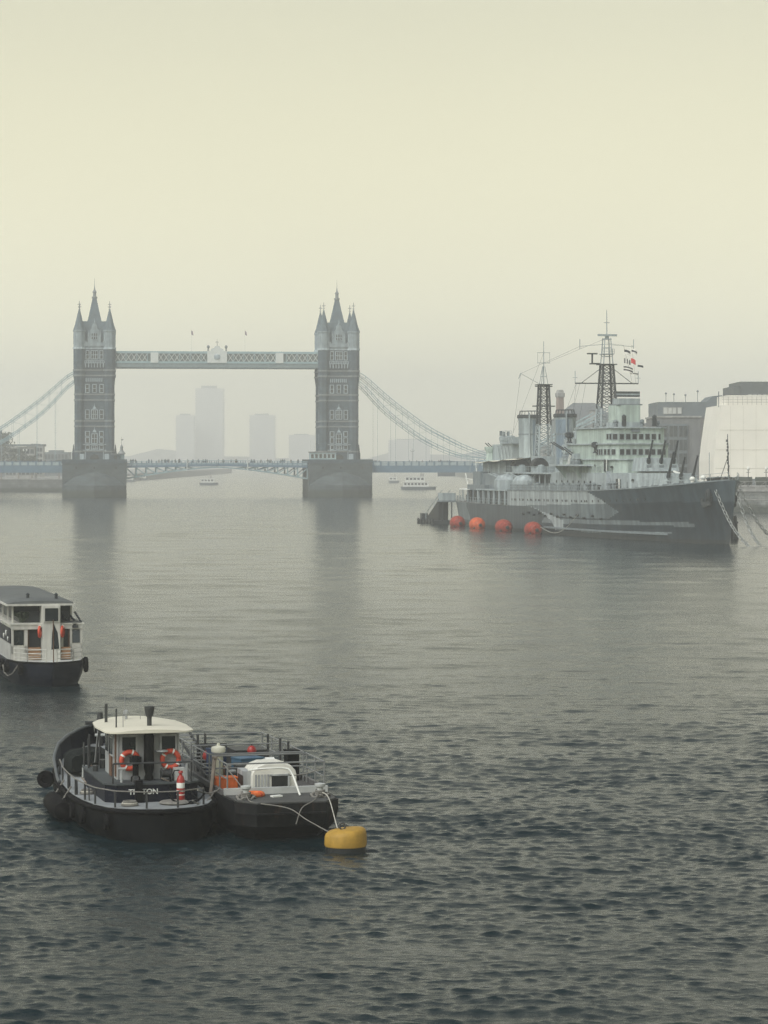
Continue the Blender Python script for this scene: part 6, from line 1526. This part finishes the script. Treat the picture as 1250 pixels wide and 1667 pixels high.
# left bank behind the side span
block_far(-30,10,705,1240,'misty grey block at the left edge behind the chains',c_grey,6,6)
block_far(8,27,727,1215,'misty narrow block left of the glass pavilion',c_conc,5,3)
block_far(27,42,735,1190,'misty low brick block behind the left side span',c_brown,4,3)
block_far(44,70,726,1260,'misty wide block under the chains, left of the left tower',c_conc,5,5)
block_far(70,112,736,1320,'misty long low block just left of the left tower',c_grey,3,7)
# a crown of trees on the quay, seen as pale haze shapes
leaf_m = mat('misty_foliage', (.06,.075,.055), .9, var=.35, scale=.2)
def tree(px, Y, h, lab, seed):
    rnd = random.Random(seed); o = thing('quay_tree', lab, 'tree', (wx_(px,Y),Y,4.2), 0, 'trees on the left quay')
    mb = MB().bar((0,0,0),(0,0,h*.45),.35,.22)
    for k in range(6): a = rnd.uniform(0,6.28); mb.bar((0,0,h*.35),(h*.22*math.cos(a),h*.22*math.sin(a),h*.7),.15,.05,5)
    mb.build('trunk', t_wood, o)
    mb = MB()
    for k in range(900):
        a = rnd.uniform(0,6.28); f = rnd.random(); rr = h*.33*rnd.random()**.5*(1-.5*abs(f-.35)); z = h*(.4+.6*f)
        c = Vector((rr*math.cos(a), rr*math.sin(a), z)); s_ = rnd.uniform(.25,.6)
        u = Vector((rnd.gauss(0,1),rnd.gauss(0,1),rnd.gauss(0,1))).normalized(); v = u.cross(Vector((rnd.gauss(0,1),rnd.gauss(0,1),1))).normalized()
        mb.add([c-u*s_, c+v*s_*.6, c+u*s_, c-v*s_*.6], [(0,1,2,3)])
    mb.build('crown', leaf_m, o)
for i, (px, Y, h, lab) in enumerate([(2,1130,20,'tall misty tree at the left frame edge under the chains'),(30,1150,13,'misty tree by the quay left of the flagpole'),(52,1160,10,'small misty tree by the quay under the chains'),(96,1140,8,'small misty tree close to the left pier')]): tree(px,Y,h,lab,i)
# glass pavilion with flat canopy
Y = 1170; t = thing('quay_pavilion', 'misty pavilion with wide flat canopy on the left quay', 'pavilion', (wx_(38,Y),Y,4.2), 0)
MB().box(-3,5,0,8,0,14).build('core', c_conc, t); MB().box(-7.5,9,-1,9,14.2,15.1).build('canopy', c_grey, t); MB().box(-5,6.5,-.5,8,9.5,10).build('balcony', c_conc, t)
facade(t,-2.8,4.8,1,13.5,0,4,4,c_conc,1.8,1.3,frame=c_grey)
t = thing('quay_wall', 'long low quay wall with landing stage on the left bank', 'wall', (-330,1024,0), .012)
MB().box(0,205,-.6,.4,-2,4.6).build('wall_face', stone_mat('quay_stone', (.17,.18,.18), (.1,.11,.11), 2, .9, tide=(1.5,(.05,.06,.05))), t); MB().box(0,205,-.8,.5,4.6,5.0).build('coping', c_conc, t)
for i in range(40): MB().box(i*5.1,i*5.1+.15,-.3,-.15,5.0,6.1).build('rail_post', c_conc, t)
MB().box(0,205,-.3,-.15,6.0,6.15).build('rail', c_conc, t)
def river_boat(px, py, L, Y, lab, decks=1, rz=0, name='river_boat', hullm=None, roof=True):
    p = P(px,py,Y); o = thing(name, lab, 'boat', (p.x,Y,0), rz, 'boats beyond the bridge')
    B_ = L*.2
    pl = [(-L/2,B_*.35),(-L*.42,B_*.5),(L*.25,B_*.5),(L*.42,B_*.3),(L/2,.08)]
    MB().loft([[(x*.93,y*.8,-.4) for x,y in half(pl)],[(x,y,1.2) for x,y in half(pl)]]).build('hull', hullm or c_grey, o)
    z = 1.2
    for k in range(decks):
        a, b = -L*.42+k*L*.05, L*.28-k*L*.1
        MB().box(a,b,-B_*.42,B_*.42,z,z+1.9).build('cabin', g_white, o)
        n = int((b-a)/1.5)
        for i in range(n):
            x = a+.4+i*(b-a-.4)/n; MB().box(x,x+(b-a)/n*.6,-B_*.44,-B_*.41,z+.7,z+1.5).build('window', c_glass, o)
        MB().box(a-.3,b+.4,-B_*.47,B_*.47,z+1.9,z+2.1).build('deck_roof', g_white, o); z += 2.1
    MB().box(L*.05,L*.16,-B_*.25,B_*.25,z,z+1.3).build('wheelhouse', c_conc, o)
    MB().bar((L*.08,0,z+1.3),(L*.08,0,z+3),.06).build('mast', c_conc, o)
    return o
river_boat(340,790,9.5,1300,'small pale cruiser on the water under the lifting span',1,0)
river_boat(681,797,15,1100,'white two-decked floating restaurant moored behind the right side span',2,0,'floating_restaurant')
river_boat(641,786,6,1430,'tiny launch left of the floating restaurant',1,0)
river_boat(18,797,22,1095,'long blue-grey moored barge boat at the left edge under the side span',1,0,hullm=steel_blue)
river_boat(82,794,8,1150,'small white launch beside the left pier under the side span',1,0)
river_boat(212,784,6,1500,'tiny launch just right of the left pier',1,0)
river_boat(232,781,7,1620,'tiny moored motor boat under the left lifting leaf',1,0)
warehouse(713,741,775-24,775-25,1010,'grey blocky pier building beyond the warship stern',c_grey,3,4,'pier_building',depth=8)
# road lamps on the bridge
for u, lab in ((-23,'tall bridge lamp post on the left side span'),(SPAN+25,'tall bridge lamp post on the right side span')):
    o = thing('bridge_lamp', lab, 'street lamp', bpt(u,-7.3,11.5), TH, 'lamp posts on the bridge'); MB().bar((0,0,0),(0,0,4.6),.09,.06).build('post', lead, o); MB().cbox((0,0,3.6),(1.2,.08,.08)).build('arm', lead, o)
    for x in (-.55,.55): MB().lathe([(.08,3.6),(.22,3.8),(.2,4.2),(.05,4.4)],(x,0,0),8).build('lantern', g_white, o)
